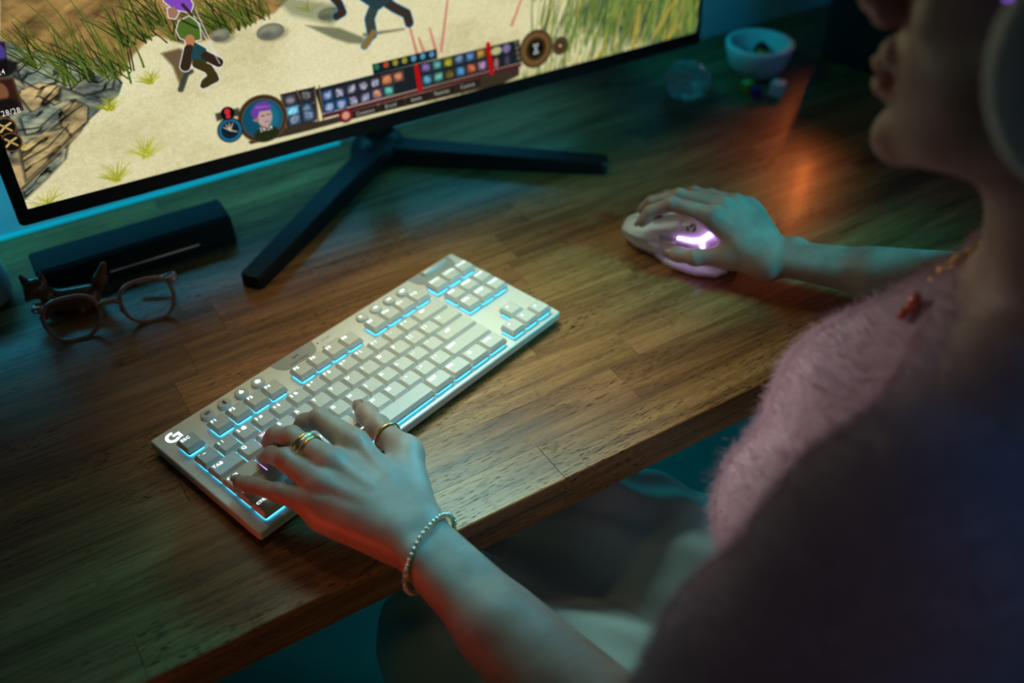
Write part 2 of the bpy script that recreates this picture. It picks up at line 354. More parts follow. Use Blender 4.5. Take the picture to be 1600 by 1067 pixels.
# ------------------------------------------------------------------ desk: staves of solid wood, 49 mm wide, 40 mm thick
desk = empty('desk', (500, 757, -740), 'brown butcher-block wooden desk against the wall', 'desk')
X0, X1, Y0, Y1 = -420.0, 1820.0, 447.0, 1066.0
rows = [447.0, 491.0]
while rows[-1]+49 < Y1-10: rows.append(rows[-1]+49.0)
rows.append(Y1)
known = {0: [-15, 335], 1: [-250, 110, 448.5, 800], 2: [-120, 232, 484], 3: [-330, 60, 400.5], 4: [-180, 170, 560], 5: [-290, 93.5, 455], 6: [-240, 117.5, 470], 7: [-160, 161.8, 520], 8: [-300, 40, 395, 745]}
rr = random.Random(3)
for r in range(len(rows)-1):
    cuts = list(known.get(r, [rr.uniform(-300, -60)]))
    while cuts[-1] < X1-380: cuts.append(cuts[-1]+rr.uniform(310, 390))
    while cuts[0] > X0+120: cuts.insert(0, max(X0+60, cuts[0]-350))
    cuts = [X0]+[c for c in cuts if X0+50 < c < X1-50]+[X1]
    for a, b in zip(cuts[:-1], cuts[1:]):
        w, d = b-a-0.20, rows[r+1]-rows[r]-0.06; cx, cy = (a+b)/2, (rows[r]+rows[r+1])/2; bv = 0.14
        fr = 1.6 if r == 0 else bv                          # the front edge is eased
        def ring(z, e, f): return [(cx-w/2+e, cy-d/2+f, z), (cx+w/2-e, cy-d/2+f, z), (cx+w/2-e, cy+d/2-e, z), (cx-w/2+e, cy+d/2-e, z)]
        g = rr.uniform(-0.05, 0.0)
        world('plank', *loft([ring(-40, bv, fr), ring(-40+fr*.8, 0, 0), ring(g-fr*.8, 0, 0), ring(g-fr*.25, bv*.6, fr*.35), ring(g, bv, fr)]), MT['wood'], desk)
for x in (X0+70, X1-70):
    for y in (Y0+80, Y1-70): world('leg', *slab(60, 60, 4, -740, -40.2, 2, x, y), MT['steel'], desk)

# ------------------------------------------------------------------ monitor: thin black bezel, leaning back 4.5 degrees, wide V stand
mon = empty('monitor', (437, 985, 0), 'wide black monitor showing a sandy game scene, on a V-shaped stand', 'monitor')
PO = np.array((23.000000, 905.100000, 100.500000)); PX = np.array((0.999723, -0.023537, 0.000000)); PY = np.array((0.001847, 0.078437, 0.996917)); PN = np.array((-0.023465, -0.996641, 0.078459))     # panel: bottom left corner, right, up, towards the viewer
PW, PH = 813.2, 366.0
def panel(VF): return [tuple(PO+PX*x+PY*y+PN*z) for x, y, z in VF[0]], VF[1]
def frame_ring(w, h, r, x, y, z): return [(p[0]+x, p[1]+y, z) for p in rrect(w, h, r, 0, 4)]
cx, cy = PW/2, PH/2
SX0, SY0, SX1, SY1 = 11.6, 15.8, 807.2, 358.0                # lit area
sw, sh, scx, scy = SX1-SX0, SY1-SY0, (SX0+SX1)/2, (SY0+SY1)/2
world('bezel', *panel(loft([frame_ring(PW-6, PH-6, 6, cx, cy, -16), frame_ring(PW, PH, 5, cx, cy, -12), frame_ring(PW, PH, 5, cx, cy, -1), frame_ring(PW-1.6, PH-1.6, 4.4, cx, cy, 0),
      frame_ring(sw, sh, .4, scx, scy, 0), frame_ring(sw, sh, .4, scx, scy, -1.2)], True, False)), MT['black'], mon)
world('back_cover', *panel(loft([frame_ring(430, 200, 30, cx, cy, -58), frame_ring(520, 250, 30, cx, cy, -50), frame_ring(700, 320, 20, cx, cy, -17)], True, True)), MT['matte_black'], mon)
# stand: two blades in a V, a short pillar, an arm to the back of the panel
def blade(p, q, w0, w1, h0, h1):
    p, q = np.array(p, float), np.array(q, float); d = (q-p)/np.linalg.norm(q-p); n = np.array([-d[1], d[0]]); L = np.linalg.norm(q-p); R = []
    for s, k in ((0, .5), (.004, .8), (.02, 1), (.25, 1), (.5, 1), (.75, 1), (1, 1)):
        w = (w0+(w1-w0)*s)*k/2; h = (h0+(h1-h0)*s); c = p+d*L*s
        R.append([(c[0]+n[0]*a, c[1]+n[1]*a, z) for a, z in ((w, .6), (w, h-2.5), (w-2.5, h), (-w+2.5, h), (-w, h-2.5), (-w, .6))])
    return loft(R)
for q in ((206.1, 835.2, 17.0), (659.5, 831.7, 17.0)):
    ax = (437, 1002); world('stand_leg', *blade(q[:2], ax, 25, 32, 16, 25), MT['black'], mon)
world('stand_hub', *loft([rrect(70, 52, 24, z, 5, 437, 1003) for z in (.6, 20)]+[rrect(60, 44, 21, 27, 5, 437, 1004), rrect(46, 34, 16, 36, 5, 437, 1005)]), MT['black'], mon, True)
world('stand_neck', *loft([rrect(37, 28, 6, z, 4, 437, 1005) for z in (30, 300)]), MT['black'], mon)
world('stand_arm', *box(415, 459, 946, 995, 235, 285), MT['black'], mon)

# ---- what the screen shows, painted as a flat picture in mm of the panel (x right, y up)
DPM = 2.4
IW, IH = int(sw*DPM), int(sh*DPM)
IMG = np.zeros((IH, IW, 3), np.float32)
GX = (np.arange(IW)+.5)/DPM+SX0; GY = (np.arange(IH)+.5)/DPM+SY0
def vnoise(sx, sy, seed, octv=4, rot=0.0):
    r = np.random.default_rng(seed); X, Y = np.meshgrid(GX, GY); c, q = math.cos(rot), math.sin(rot); X, Y = c*X+q*Y, -q*X+c*Y; out = 0; amp = 1; tot = 0
    for o in range(octv):
        T = r.random((97, 97)).astype(np.float32); u = X/sx*2**o+1000.0; v = Y/sy*2**o+1000.0; i = np.floor(u).astype(int); j = np.floor(v).astype(int); fu = u-i; fv = v-j
        fu = fu*fu*(3-2*fu); fv = fv*fv*(3-2*fv); i %= 96; j %= 96
        out = out+amp*((T[j, i]*(1-fu)+T[j, i+1]*fu)*(1-fv)+(T[j+1, i]*(1-fu)+T[j+1, i+1]*fu)*fv); tot += amp; amp *= .5
    return out/tot
def blend(sl, a, col):
    a = a[..., None]; IMG[sl] = IMG[sl]*(1-a)+np.asarray(col, np.float32)*a
def bbox(x0, y0, x1, y1):
    i0, i1 = max(0, int((x0-SX0)*DPM)-2), min(IW, int((x1-SX0)*DPM)+3); j0, j1 = max(0, int((y0-SY0)*DPM)-2), min(IH, int((y1-SY0)*DPM)+3)
    return (slice(j0, j1), slice(i0, i1)) if i1 > i0 and j1 > j0 else None
def seg_d(X, Y, a, b):
    d = np.array(b)-np.array(a); t = np.clip(((X-a[0])*d[0]+(Y-a[1])*d[1])/(d@d+1e-9), 0, 1); return np.hypot(X-a[0]-t*d[0], Y-a[1]-t*d[1]), t
def stroke(pts, w0, w1, col, al=1.0, soft=0.5):
    n = len(pts)-1; P = np.array(pts); m = max(w0, w1)+soft; s = bbox(*(P.min(0)-m), *(P.max(0)+m))
    if not s: return
    X, Y = np.meshgrid(GX[s[1]], GY[s[0]]); A = np.zeros(X.shape, np.float32)
    for k in range(n):
        d, t = seg_d(X, Y, P[k], P[k+1]); w = w0+(w1-w0)*(k+t)/n; A = np.maximum(A, np.clip((w/2-d)/soft+.5, 0, 1))
    blend(s, A*al, col)
def poly(pts, col, al=1.0, soft=0.5, tex=None):
    P = np.array(pts); s = bbox(*(P.min(0)-soft), *(P.max(0)+soft))
    if not s: return
    X, Y = np.meshgrid(GX[s[1]], GY[s[0]]); ins = np.zeros(X.shape, bool); D = np.full(X.shape, 1e9)
    for k in range(len(P)):
        a, b = P[k], P[(k+1) % len(P)]; d, _ = seg_d(X, Y, a, b); D = np.minimum(D, d)
        c = ((a[1] > Y) != (b[1] > Y)) & (X < (b[0]-a[0])*(Y-a[1])/((b[1]-a[1]) or 1e-9)+a[0]); ins ^= c
    A = np.clip(np.where(ins, D, -D)/soft+.5, 0, 1)*al
    if tex is None: blend(s, A, col)
    else: IMG[s] = IMG[s]*(1-A[..., None])+tex[s]*A[..., None]
def disc(c, rx, ry, col, al=1.0, soft=0.6):
    s = bbox(c[0]-rx-soft, c[1]-ry-soft, c[0]+rx+soft, c[1]+ry+soft)
    if not s: return
    X, Y = np.meshgrid(GX[s[1]], GY[s[0]]); d = (1-np.hypot((X-c[0])/rx, (Y-c[1])/ry))*min(rx, ry); blend(s, np.clip(d/soft+.5, 0, 1)*al, col)
def mixc(t, *cols):
    cols = np.array(cols, np.float32); k = np.clip(t, 0, .9999)*(len(cols)-1); i = k.astype(int); f = (k-i)[..., None]; return cols[i]*(1-f)+cols[i+1]*f
def quadr(a, b, c, n=6): return [tuple((1-t)**2*np.array(a)+2*t*(1-t)*np.array(b)+t*t*np.array(c)) for t in np.linspace(0, 1, n)]

XX, YY = np.meshgrid(GX, GY)
big = vnoise(120, 60, 1, 4); grit = vnoise(5, 4, 2, 3)
IMG[:] = mixc(np.clip(big*0.9+0.25*(grit-.5)+.06-0.0006*np.maximum(YY-150, 0), 0, 1), (.72, .68, .48), (.87, .84, .66), (.93, .90, .75))
IMG *= (0.94+0.12*vnoise(1.3, 1.1, 3, 2))[..., None]
# rocks of the left bank
st1 = vnoise(34, 9, 5, 5, 0.45); st2 = vnoise(14, 5, 6, 4, -0.35)
rock = mixc(np.clip((st1*.62+st2*.5-.07)*1.5-.22, 0, 1), (.16, .16, .13), (.46, .41, .29), (.70, .61, .42), (.86, .74, .50))
crag = mixc(np.clip((st1*.55+st2*.55-.08)*1.5-.25, 0, 1), (.14, .17, .17), (.38, .42, .38), (.58, .59, .48), (.74, .70, .54))
tan = mixc(np.clip((st1*.7+st2*.3)*1.5-.3, 0, 1), (.30, .24, .14), (.60, .47, .27), (.78, .63, .36))
poly([(47.8, 203.2), (60.6, 242.4), (283.7, 204.6), (308.3, 164.8), (278.9, 146.1), (219.4, 133.8), (188.8, 134.3), (162.7, 148.9), (141.7, 135.6), (125.5, 118.1), (93.7, 107.3), (74.8, 80.9), (12.4, 94.3)], 0, 1, 3, tan)
poly([(-11.4, 21.1), (37.9, 172.7), (63.1, 153.1), (97.3, 139.6), (121.6, 125.1), (125.0, 112.0), (118.6, 101.2), (101.2, 93.0), (86.1, 84.3), (58.1, 63.0), (40.1, 50.6), (14.3, 27.8), (3.9, 16.2)], 0, 1, 1.2, crag)
poly([(57.6, 102.8), (77.6, 106.3), (87.4, 100.8), (87.3, 86.5), (76.2, 74.1), (60.7, 64.2), (41.7, 50.1), (10.8, 30.9), (11.6, 66.5), (34.4, 77.8), (59.0, 81.3)], 0, 1, 1.0, rock)
rdg = np.clip((1-np.abs(2*vnoise(26, 10, 8, 3, .5)-1)-.87)/.10, 0, 1); lit = np.clip((vnoise(40, 16, 9, 3, .5)-.5)*3, -1, 1)
for tx_ in (crag, rock): tx_ *= (1-.72*rdg+.22*lit)[..., None]
np.clip(crag, 0, 1, out=crag); np.clip(rock, 0, 1, out=rock)
for b_, tex_ in (([(40.8, 149.5), (65.3, 156.6), (80.3, 141.7), (69.5, 124.1), (43.5, 124.4)], crag), ([(34.9, 124.1), (55.6, 128.6), (74.0, 120.6), (65.9, 104.4), (42.3, 103.0)], rock), ([(80.3, 141.7), (108.3, 138.9), (123.4, 123.4), (115.8, 108.1), (89.2, 107.2), (74.4, 118.1)], crag), ([(30.8, 101.1), (61.7, 109.1), (81.1, 106.7), (72.9, 90.2), (47.5, 84.3), (30.8, 83.8)], crag),
                ([(66.9, 100.4), (81.1, 106.7), (90.3, 97.0), (85.7, 83.1), (68.1, 73.8), (62.1, 84.2)], rock), ([(22.4, 74.8), (47.5, 84.3), (66.3, 83.1), (68.1, 73.8), (47.7, 58.8), (17.5, 41.4)], rock), ([(11.8, 33.9), (43.8, 53.4), (63.9, 67.2), (57.9, 54.6), (36.3, 39.8), (12.5, 25.7)], crag)):
    q_ = np.array(b_); poly(b_, (.06, .07, .07), .8, 3.5); mq = q_.mean(0); poly([tuple(mq+(p-mq)*.93+np.array([0, .8])) for p in q_], 0, 1, 1.5, tex_)
    hi = sorted(b_, key=lambda p: -p[1])[:2]; stroke([tuple(mq+(np.array(p)-mq)*.8) for p in hi], 2.2, 1.4, (.86, .78, .56), .55, 2.2)
for a in ([(38.4, 138.5), (53.9, 123.0), (72.3, 125.8)], [(25.4, 90.9), (44.5, 88.9), (66.7, 101.7)], [(22.8, 62.0), (46.4, 69.5), (69.3, 85.5)], [(12.5, 36.3), (37.5, 51.3), (54.6, 60.8)], [(52.2, 117.5), (62.4, 105.9), (68.9, 107.3)]):
    stroke(a, 1.6, .8, (.07, .08, .08), .75, 1.6)
for a in ([(38.0, 134.0), (52.4, 118.0), (69.2, 119.3)], [(25.4, 84.0), (44.4, 81.4), (66.8, 94.3)], [(27.9, 56.7), (49.5, 64.8), (74.4, 83.5)]): stroke(a, 2.6, 1.2, (.85, .74, .48), .5, 2)
gr = random.Random(11)
def tuft(base, n, L, spread, cols, w=.8, lean=0.0):
    for _ in range(n):
        a = PI/2+lean+gr.uniform(-spread, spread); l = L*gr.uniform(.5, 1.05); b = (base[0]+gr.gauss(0, L*.10), base[1]+gr.gauss(0, L*.05))
        t = (b[0]+l*math.cos(a), b[1]+l*math.sin(a)*.9); m = ((b[0]+t[0])/2+gr.gauss(0, l*.06), (b[1]+t[1])/2+l*.10); c = np.array(gr.choice(cols))*gr.uniform(.8, 1.15)
        stroke(quadr(b, m, t, 5), w, w*.25, c, .92)
dk = [(.16, .22, .06), (.26, .34, .10), (.36, .42, .15), (.12, .16, .06), (.45, .46, .18)]
for b, n, L in (((59.8, 142.3), 16, 52), ((81.6, 123.6), 22, 62), ((104.2, 124.3), 22, 62), ((119.3, 120.7), 18, 60), ((135.2, 121.9), 12, 55), ((156.4, 147.3), 22, 50), ((138.5, 145.2), 24, 50), ((170.3, 156.2), 20, 48), ((181.4, 140.7), 14, 40), ((217.5, 139.1), 26, 50), ((232.6, 137.2), 30, 48), ((249.1, 141.1), 30, 48), ((266.0, 145.6), 20, 40)):
    tuft(b, n, L, .5, dk, 1.5, .38)
for p, q in (((84.8, 119.2), (51.4, 190.7)), ((97.1, 127.1), (66.3, 196.9)), ((101.2, 133.4), (82.8, 196.4)), ((119.4, 117.0), (100.1, 195.8)), ((118.9, 119.6), (109.0, 180.2)), ((132.2, 110.3), (126.1, 182.4)), ((147.0, 122.2), (137.3, 151.4))):
    stroke(quadr(p, ((p[0]+q[0])/2+4, (p[1]+q[1])/2+10), q, 8), 2.0, .5, (.30, .40, .13), 1)
yl = [(.66, .66, .14), (.75, .74, .25), (.56, .60, .12), (.80, .78, .38)]
for b, n, L in (((107.4, 90.1), 45, 17), ((149.5, 106.2), 40, 15), ((128.1, 36.8), 55, 24), ((95.7, 20.9), 55, 22), ((28.9, 13.8), 30, 24), ((27.5, 73.4), 6, 8), ((310.8, 140.9), 18, 16)): tuft(b, n, L, 1.25, yl, .8)
# stones
for c, rx, ry in (((271.1, 129.0), 14, 8), ((222.9, 135.5), 9, 6), ((333.2, 133.9), 12, 6)):
    disc((c[0]+3, c[1]-3), rx, ry*.8, (.40, .38, .28), .6, 4); disc(c, rx, ry, (.42, .43, .37)); disc((c[0]-1, c[1]+2), rx*.75, ry*.6, (.58, .58, .48), .8, 4); disc((c[0]-4, c[1]-2), rx*.4, ry*.35, (.30, .31, .28), .6, 3)
poly([(276.1, 164.9), (351.0, 138.0), (334.8, 122.1), (294.2, 140.5)], (.33, .38, .26), .5, 6)
# water and reeds at the right
poly([(625.9, 76.4), (714.1, 117.7), (833.1, 66.3), (820.8, -11.5), (699.4, 29.5)], (.10, .24, .24), .9, 12)
rc = [(.52, .60, .24), (.40, .52, .20), (.62, .66, .34), (.30, .42, .16), (.72, .62, .30), (.22, .34, .20)]
for _ in range(900):
    x = gr.uniform(560, 806); t = (x-560)/246; y = gr.uniform(5, 75) if gr.random() < .6+.4*t else gr.uniform(60, 130)
    if gr.random() > .12+t*1.5: continue
    L = gr.uniform(35, 80); a = PI/2-gr.uniform(.05, .55); b = (x, y); q = (x+L*math.cos(a), y+L*math.sin(a)); stroke(quadr(b, ((b[0]+q[0])/2-3, (b[1]+q[1])/2), q, 4), gr.uniform(1.2, 2.6), .8, np.array(gr.choice(rc))*gr.uniform(.75, 1.15), .8, 1.2)
for p, q in (((423.7, 72.8), (418.1, 104.8)), ((432.6, 70.8), (427.6, 89.2)), ((452.5, 69.9), (464.8, 122.2)), ((446.9, 67.6), (441.2, 96.6)), ((541.1, 79.3), (554.4, 104.8))): stroke([p, q], 3.4, 2.2, (.80, .46, .42), .9, 1.2)
for p, q in (((737.9, 22.8), (770.1, 62.9)), ((653.3, 13.8), (669.6, 29.7)), ((705.3, 2.1), (716.6, 65.8)), ((762.7, 17.5), (776.5, 30.5))): stroke([p, q], 4.0, 2.6, (.76, .62, .24), .9, 1.2)
for _ in range(140):
    x = gr.uniform(430, 800); stroke([(x, 13), (x+gr.uniform(-2, 4), gr.uniform(16, 28))], 1.2, .6, np.array(gr.choice(rc)), .55, 1)
# the first walker: a plain traveller in green with violet hair, thin white outline
def figure(parts, edge, ew):
    for w, c in ((ew, edge), (0, None)):
        for pts, width, col in parts:
            if len(pts) == 2 and width > 0 or width > 0: stroke(pts, width+w*2, width+w*2, c or col, 1, .5)
            else:
                if c: stroke(list(pts)+[pts[0]], w*2, w*2, c, 1, .5)
                else: poly(pts, col, 1, .5)
poly([(165.2, 130.9), (182.3, 132.0), (192.7, 124.8), (186.5, 108.8), (175.5, 93.6), (172.6, 117.0)], (.34, .26, .16), .85, 3)
stroke([(174.9, 93.7), (183.6, 106.9), (188.8, 108.2)], 6, 4, (.22, .24, .22), .9, 1.5)
figure([([(178.9, 176.6), (184.4, 184.7), (200.3, 182.8), (204.0, 168.2), (200.2, 161.9), (189.3, 166.4), (184.2, 169.8)], 0, (.50, .28, .72)),
        ([(180.6, 169.3), (186.8, 170.4), (189.9, 164.0), (185.2, 159.0), (179.8, 161.3)], 0, (.62, .45, .36)),
        ([(188.0, 156.1), (198.2, 158.7), (205.8, 150.0), (203.8, 135.9), (194.0, 135.6), (185.6, 141.0), (183.9, 148.6)], 0, (.30, .42, .14)),
        ([(194.0, 138.0), (193.5, 128.3), (185.8, 116.4)], 9, (.72, .48, .32)), ([(191.2, 128.9), (184.1, 114.3)], 9.5, (.20, .15, .10)),
        ([(197.5, 134.8), (206.7, 126.7), (207.5, 114.0), (197.3, 112.6), (190.2, 119.2)], 0, (.12, .28, .30)), ([(205.0, 119.6), (215.6, 110.9)], 9, (.20, .14, .08)),
        ([(195.2, 114.3), (204.7, 107.1), (207.9, 98.7), (199.3, 94.3)], 9, (.24, .20, .08)), ([(209.7, 95.7), (196.4, 92.4)], 6, (.22, .20, .07))], (.90, .89, .88), .9)
for p, q in (((201.3, 161.7), (216.5, 109.4)), ((205.3, 163.2), (215.7, 117.2))): stroke([p, q], .8, .8, (.88, .87, .9), .9)
stroke([(190.6, 156.7), (202.7, 147.1)], 2, 2, (.18, .12, .10), .8); stroke([(200.8, 159.4), (194.9, 170.0)], 3, 3, (.17, .11, .08), .8)
# two more walkers further off, outlined in light blue
poly([(307.2, 127.8), (332.8, 109.5), (348.9, 100.8), (373.0, 94.2), (364.3, 104.1), (341.1, 118.2)], (.34, .36, .26), .75, 3); stroke([(367.3, 105.4), (411.9, 102.1)], 4, 2, (.34, .36, .26), .7, 2)
figure([([(334.7, 156.2), (344.7, 141.8), (347.4, 132.3), (340.1, 130.0)], 7, (.22, .16, .12))], (.20, .50, .66), .9)
figure([([(377.9, 151.8), (384.1, 135.3), (375.0, 120.3), (375.7, 104.3)], 10, (.22, .26, .24)), ([(377.3, 105.3), (365.8, 94.4)], 7, (.52, .42, .22)), ([(387.5, 139.8), (403.0, 126.4), (416.5, 117.1), (418.4, 107.4)], 9, (.22, .18, .14)), ([(366.5, 150.2), (385.3, 133.8), (401.9, 140.9)], 12, (.16, .24, .26))], (.25, .55, .70), .9)
# side portraits on the left edge and two round buttons below them
for pts, c1, c2 in (([(28.0, 173.7), (40.8, 168.7), (35.8, 143.7), (18.0, 143.3)], (.06, .06, .18), (.30, .26, .55)), ([(12.1, 141.3), (37.7, 138.1), (37.1, 107.4), (0.9, 107.6)], (.20, .11, .08), (.52, .34, .22))):
    poly(pts, (.30, .20, .13)); q = np.array(pts); m = q.mean(0); poly([tuple(m+(p-m)*.88) for p in q], c1)
    disc((m[0]+1, m[1]+4), 7, 9, c2, .9, 2); disc((m[0]+1, m[1]-10), 12, 8, (.07, .06, .06), .9, 3)
poly([(16.1, 105.5), (23.5, 105.4), (25.3, 94.0), (25.3, 80.3), (20.2, 72.9), (14.6, 70.7), (10.6, 88.7)], (.07, .09, .08), 1, 1)
for c in ((17.8, 96.0), (18.1, 81.7)):
    disc(c, 9.2, 9.2, (.42, .25, .13)); disc(c, 7.8, 7.8, (.05, .07, .08)); stroke([(c[0]-5, c[1]-3), (c[0], c[1]+1), (c[0]+5, c[1]+3)], 2, 2, (.78, .66, .36)); stroke([(c[0]-4, c[1]+4), (c[0]+4, c[1]-4)], 2, 2, (.70, .58, .30))
# the bar along the bottom: round portrait, weapon slots, two rows of icons, end dial
def bar(*p, **k): poly(p, *k.pop('a', ()), **k)
brown, navy, bronze = (.19, .15, .11), (.10, .13, .15), (.36, .27, .16)
poly([(227.5, 25.2), (263.3, 26.8), (271.9, 35.8), (305.6, 27.1), (549.1, 30.6), (548.7, 20.1), (521.3, 14.4), (488.2, 16.4), (348.2, 20.3), (283.1, 20.1), (229.5, 21.8)], brown, .95, 1)
poly([(305.7, 62.1), (368.7, 62.3), (550.3, 61.5), (551.8, 34.5), (457.3, 34.2), (309.0, 34.7)], navy)
poly([(308.7, 33.4), (551.8, 33.8), (552.5, 29.9), (308.8, 29.1)], (.30, .08, .14))
poly([(371.6, 73.4), (446.7, 73.3), (447.2, 62.6), (371.6, 62.3)], (.07, .12, .16)); poly([(269.1, 65.5), (306.1, 64.7), (303.1, 29.1), (269.3, 29.4)], (.14, .15, .17))
for a, b in (((270.4, 65.2), (269.3, 29.4)), ((286.8, 65.3), (290.1, 52.1)), ((267.5, 49.5), (304.8, 48.4)), ((306.1, 64.7), (304.2, 27.4)), ((310.9, 64.2), (309.9, 27.4))): stroke([a, b], 1.6, 1.6, (.45, .33, .18))
for a, b in (((421.5, 59.2), (423.3, 32.9)), ((510.1, 64.4), (513.1, 31.5))): stroke([a, b], 5.5, 5.5, (.70, .05, .05))
def icon(c, s, base, mark, sd):
    r = random.Random(sd); x, y = c; poly([(x-s, y-s*.9), (x+s, y-s*.9), (x+s, y+s*.9), (x-s, y+s*.9)], base, 1, .8); disc((x, y), s*.72, s*.66, mark, .55, 2.5)
    for _ in range(5): p = (x+r.uniform(-.65, .65)*s, y+r.uniform(-.65, .65)*s); q = (x+r.uniform(-.65, .65)*s, y+r.uniform(-.65, .65)*s); stroke([p, q], s*.26, s*.16, mark, .85, .7)
wht = (.72, .72, .82); I = 0
for k, base, mark in ((0, (.10, .27, .45), wht), (1, (.15, .15, .18), wht), (2, (.16, .16, .19), wht), (3, (.15, .15, .18), wht), (4, (.17, .15, .18), wht), (5, (.45, .27, .18), (.92, .60, .42)), (6, (.38, .25, .22), (.90, .58, .40))):
    icon((318.16+13.578*k, 52.12+0.236*k), 6.2, base, mark, k)
for k, base, mark in ((0, (.10, .30, .48), wht), (1, (.10, .30, .50), wht), (2, (.16, .15, .20), wht), (3, (.18, .17, .24), wht), (4, (.30, .22, .40), (.90, .66, .35)), (5, (.16, .30, .30), (.45, .80, .72))):
    icon((318.29+13.690*k, 39.44+0.243*k), 6.2, base, mark, 20+k)
for k, c in enumerate(((.55, .45, .70), (.40, .72, .70), (.72, .70, .22), (.45, .58, .72), (.40, .58, .80), (.82, .62, .28))): icon((432.64+13.605*k, 55.92+0.086*k), 6, tuple(.42*v for v in c), c, 40+k)
for k, c in enumerate(((.40, .70, .82), (.45, .80, .72), (.50, .42, .20), (.38, .66, .88), (.88, .48, .32), (.80, .62, .78))): icon((432.83+13.713*k, 42.22+0.019*k), 6, tuple(.42*v for v in c), c, 50+k)
for c, rx, ry, col in (((520.2, 54.9), 7, 4.5, (.80, .78, .55)), ((533.4, 54.9), 5, 5, (.52, .46, .66)), ((519.4, 41.1), 3, 6, (.66, .45, .45)), ((533.6, 40.9), 3, 6, (.30, .26, .34))): disc(c, rx, ry, col, .9, 1.5)
for k, c in enumerate(((.15, .45, .30), (.70, .30, .10), (.62, .58, .12), (.62, .60, .14), (.35, .62, .72), (.32, .60, .72), (.30, .58, .70))): disc((376.27+10.767*k, 69.58-0.140*k), 3.2, 3.4, c, .95, 1.2)
for c, base in (((278.5, 57.1), (.20, .20, .24)), ((295.9, 57.6), (.15, .15, .16)), ((279.0, 44.5), (.28, .58, .72)), ((294.3, 44.1), (.12, .22, .30)), ((279.6, 35.9), (.22, .28, .36)), ((295.0, 36.2), (.20, .27, .36))): icon(c, 6.5, base, tuple(min(1, v+.35) for v in base), int(c[0]))
for k in range(5):
    c = (356.97+31.471*k, 24.61-0.112*k); poly([(c[0]-15, c[1]-4.5), (c[0]+15, c[1]-4.5), (c[0]+15, c[1]+4.5), (c[0]-15, c[1]+4.5)], (.13, .10, .08), .9, 1)
c = (335.0, 25.9); disc(c, 8, 8, (.42, .08, .14)); disc(c, 4.5, 4.5, (.82, .60, .48), 1, 2)
c = (247.0, 45.1); disc(c, 26, 25, bronze); disc(c, 24, 23, (.13, .10, .07)); disc(c, 22.5, 21.5, bronze); disc(c, 21, 20, (.06, .30, .40)); disc((c[0]+9, c[1]), 9, 14, (.12, .46, .56), .7, 6)
disc((c[0]+1, c[1]-17), 13, 8, (.13, .16, .07), 1, 2); poly([(c[0]-4, c[1]-9), (c[0]+6, c[1]-10), (c[0]+7, c[1]-2), (c[0]-3, c[1])], (.50, .36, .28)); disc((c[0]+2, c[1]+2), 8, 11, (.74, .62, .58), 1, 1.5)
poly([(c[0]-9, c[1]), (c[0]-11, c[1]+10), (c[0]-4, c[1]+17), (c[0]+6, c[1]+18), (c[0]+12, c[1]+10), (c[0]+9, c[1]+7), (c[0]-2, c[1]+8), (c[0]-5, c[1]+2)], (.42, .24, .60), 1, 1); stroke([(c[0]-4, c[1]+13), (c[0]+9, c[1]+11)], 2.4, 1.2, (.60, .40, .78), .8, 1.5)
stroke([(c[0]-6, c[1]), (c[0]-10, c[1]+1)], 4, 1, (.62, .46, .38)); stroke([(c[0]-1, c[1]+3), (c[0]+2, c[1]+3)], 1.2, 1, (.25, .18, .22)); stroke([(c[0]+5, c[1]+3), (c[0]+8, c[1]+3)], 1.2, 1, (.25, .18, .22)); stroke([(c[0]+2, c[1]-4), (c[0]+6, c[1]-4)], 1.4, 1, (.50, .36, .58))
c = (212.3, 41.8); disc(c, 13, 13, (.14, .13, .12)); disc(c, 11.5, 11.5, (.08, .42, .60)); disc(c, 9, 9, (.06, .12, .16)); [stroke([c, (c[0]+7.5*math.cos(a), c[1]+7.5*math.sin(a))], 1.6, .8, (.80, .72, .62)) for a in (1.0, 1.5, 2.0, 2.5, 5.8)]
c = (213.4, 59.2); poly([(c[0]-12, c[1]-5), (c[0]+12, c[1]-5), (c[0]+12, c[1]+3), (c[0]-12, c[1]+3)], (.16, .15, .12), .85, 2); disc(c, 7, 7, (.05, .05, .05)); disc((c[0], c[1]+2), 3, 3.4, (.80, .16, .22)); disc((c[0], c[1]-3), 2.4, 2.4, (.80, .16, .22))
c = (571.8, 45.8); disc(c, 22, 22, (.20, .16, .10)); disc(c, 20.5, 20.5, bronze); disc(c, 17, 17, (.45, .34, .18), 1, 3); disc(c, 13.5, 13.5, (.20, .14, .05), 1, 3); disc(c, 9, 9, (.03, .03, .03), 1, 3)
stroke([(c[0]-3, c[1]+5), (c[0]+3, c[1]+5), (c[0]-3, c[1]-5), (c[0]+3, c[1]-5), (c[0]-3, c[1]+5)], 1.8, 1.8, (.70, .74, .72), 1, 1.4)
c = (604.7, 42.3); disc(c, 10.5, 10.5, (.17, .14, .10)); disc(c, 8.5, 8.5, bronze, 1, 2); disc(c, 5.5, 5.5, (.14, .10, .06), 1, 2); disc(c, 2.2, 2.2, (.75, .65, .45), 1, 1.5)
for k in range(4): disc((546.03+0.772*k, 58.76-6.113*k), 2, 2, (.50, .44, .34), .9, 1.2)

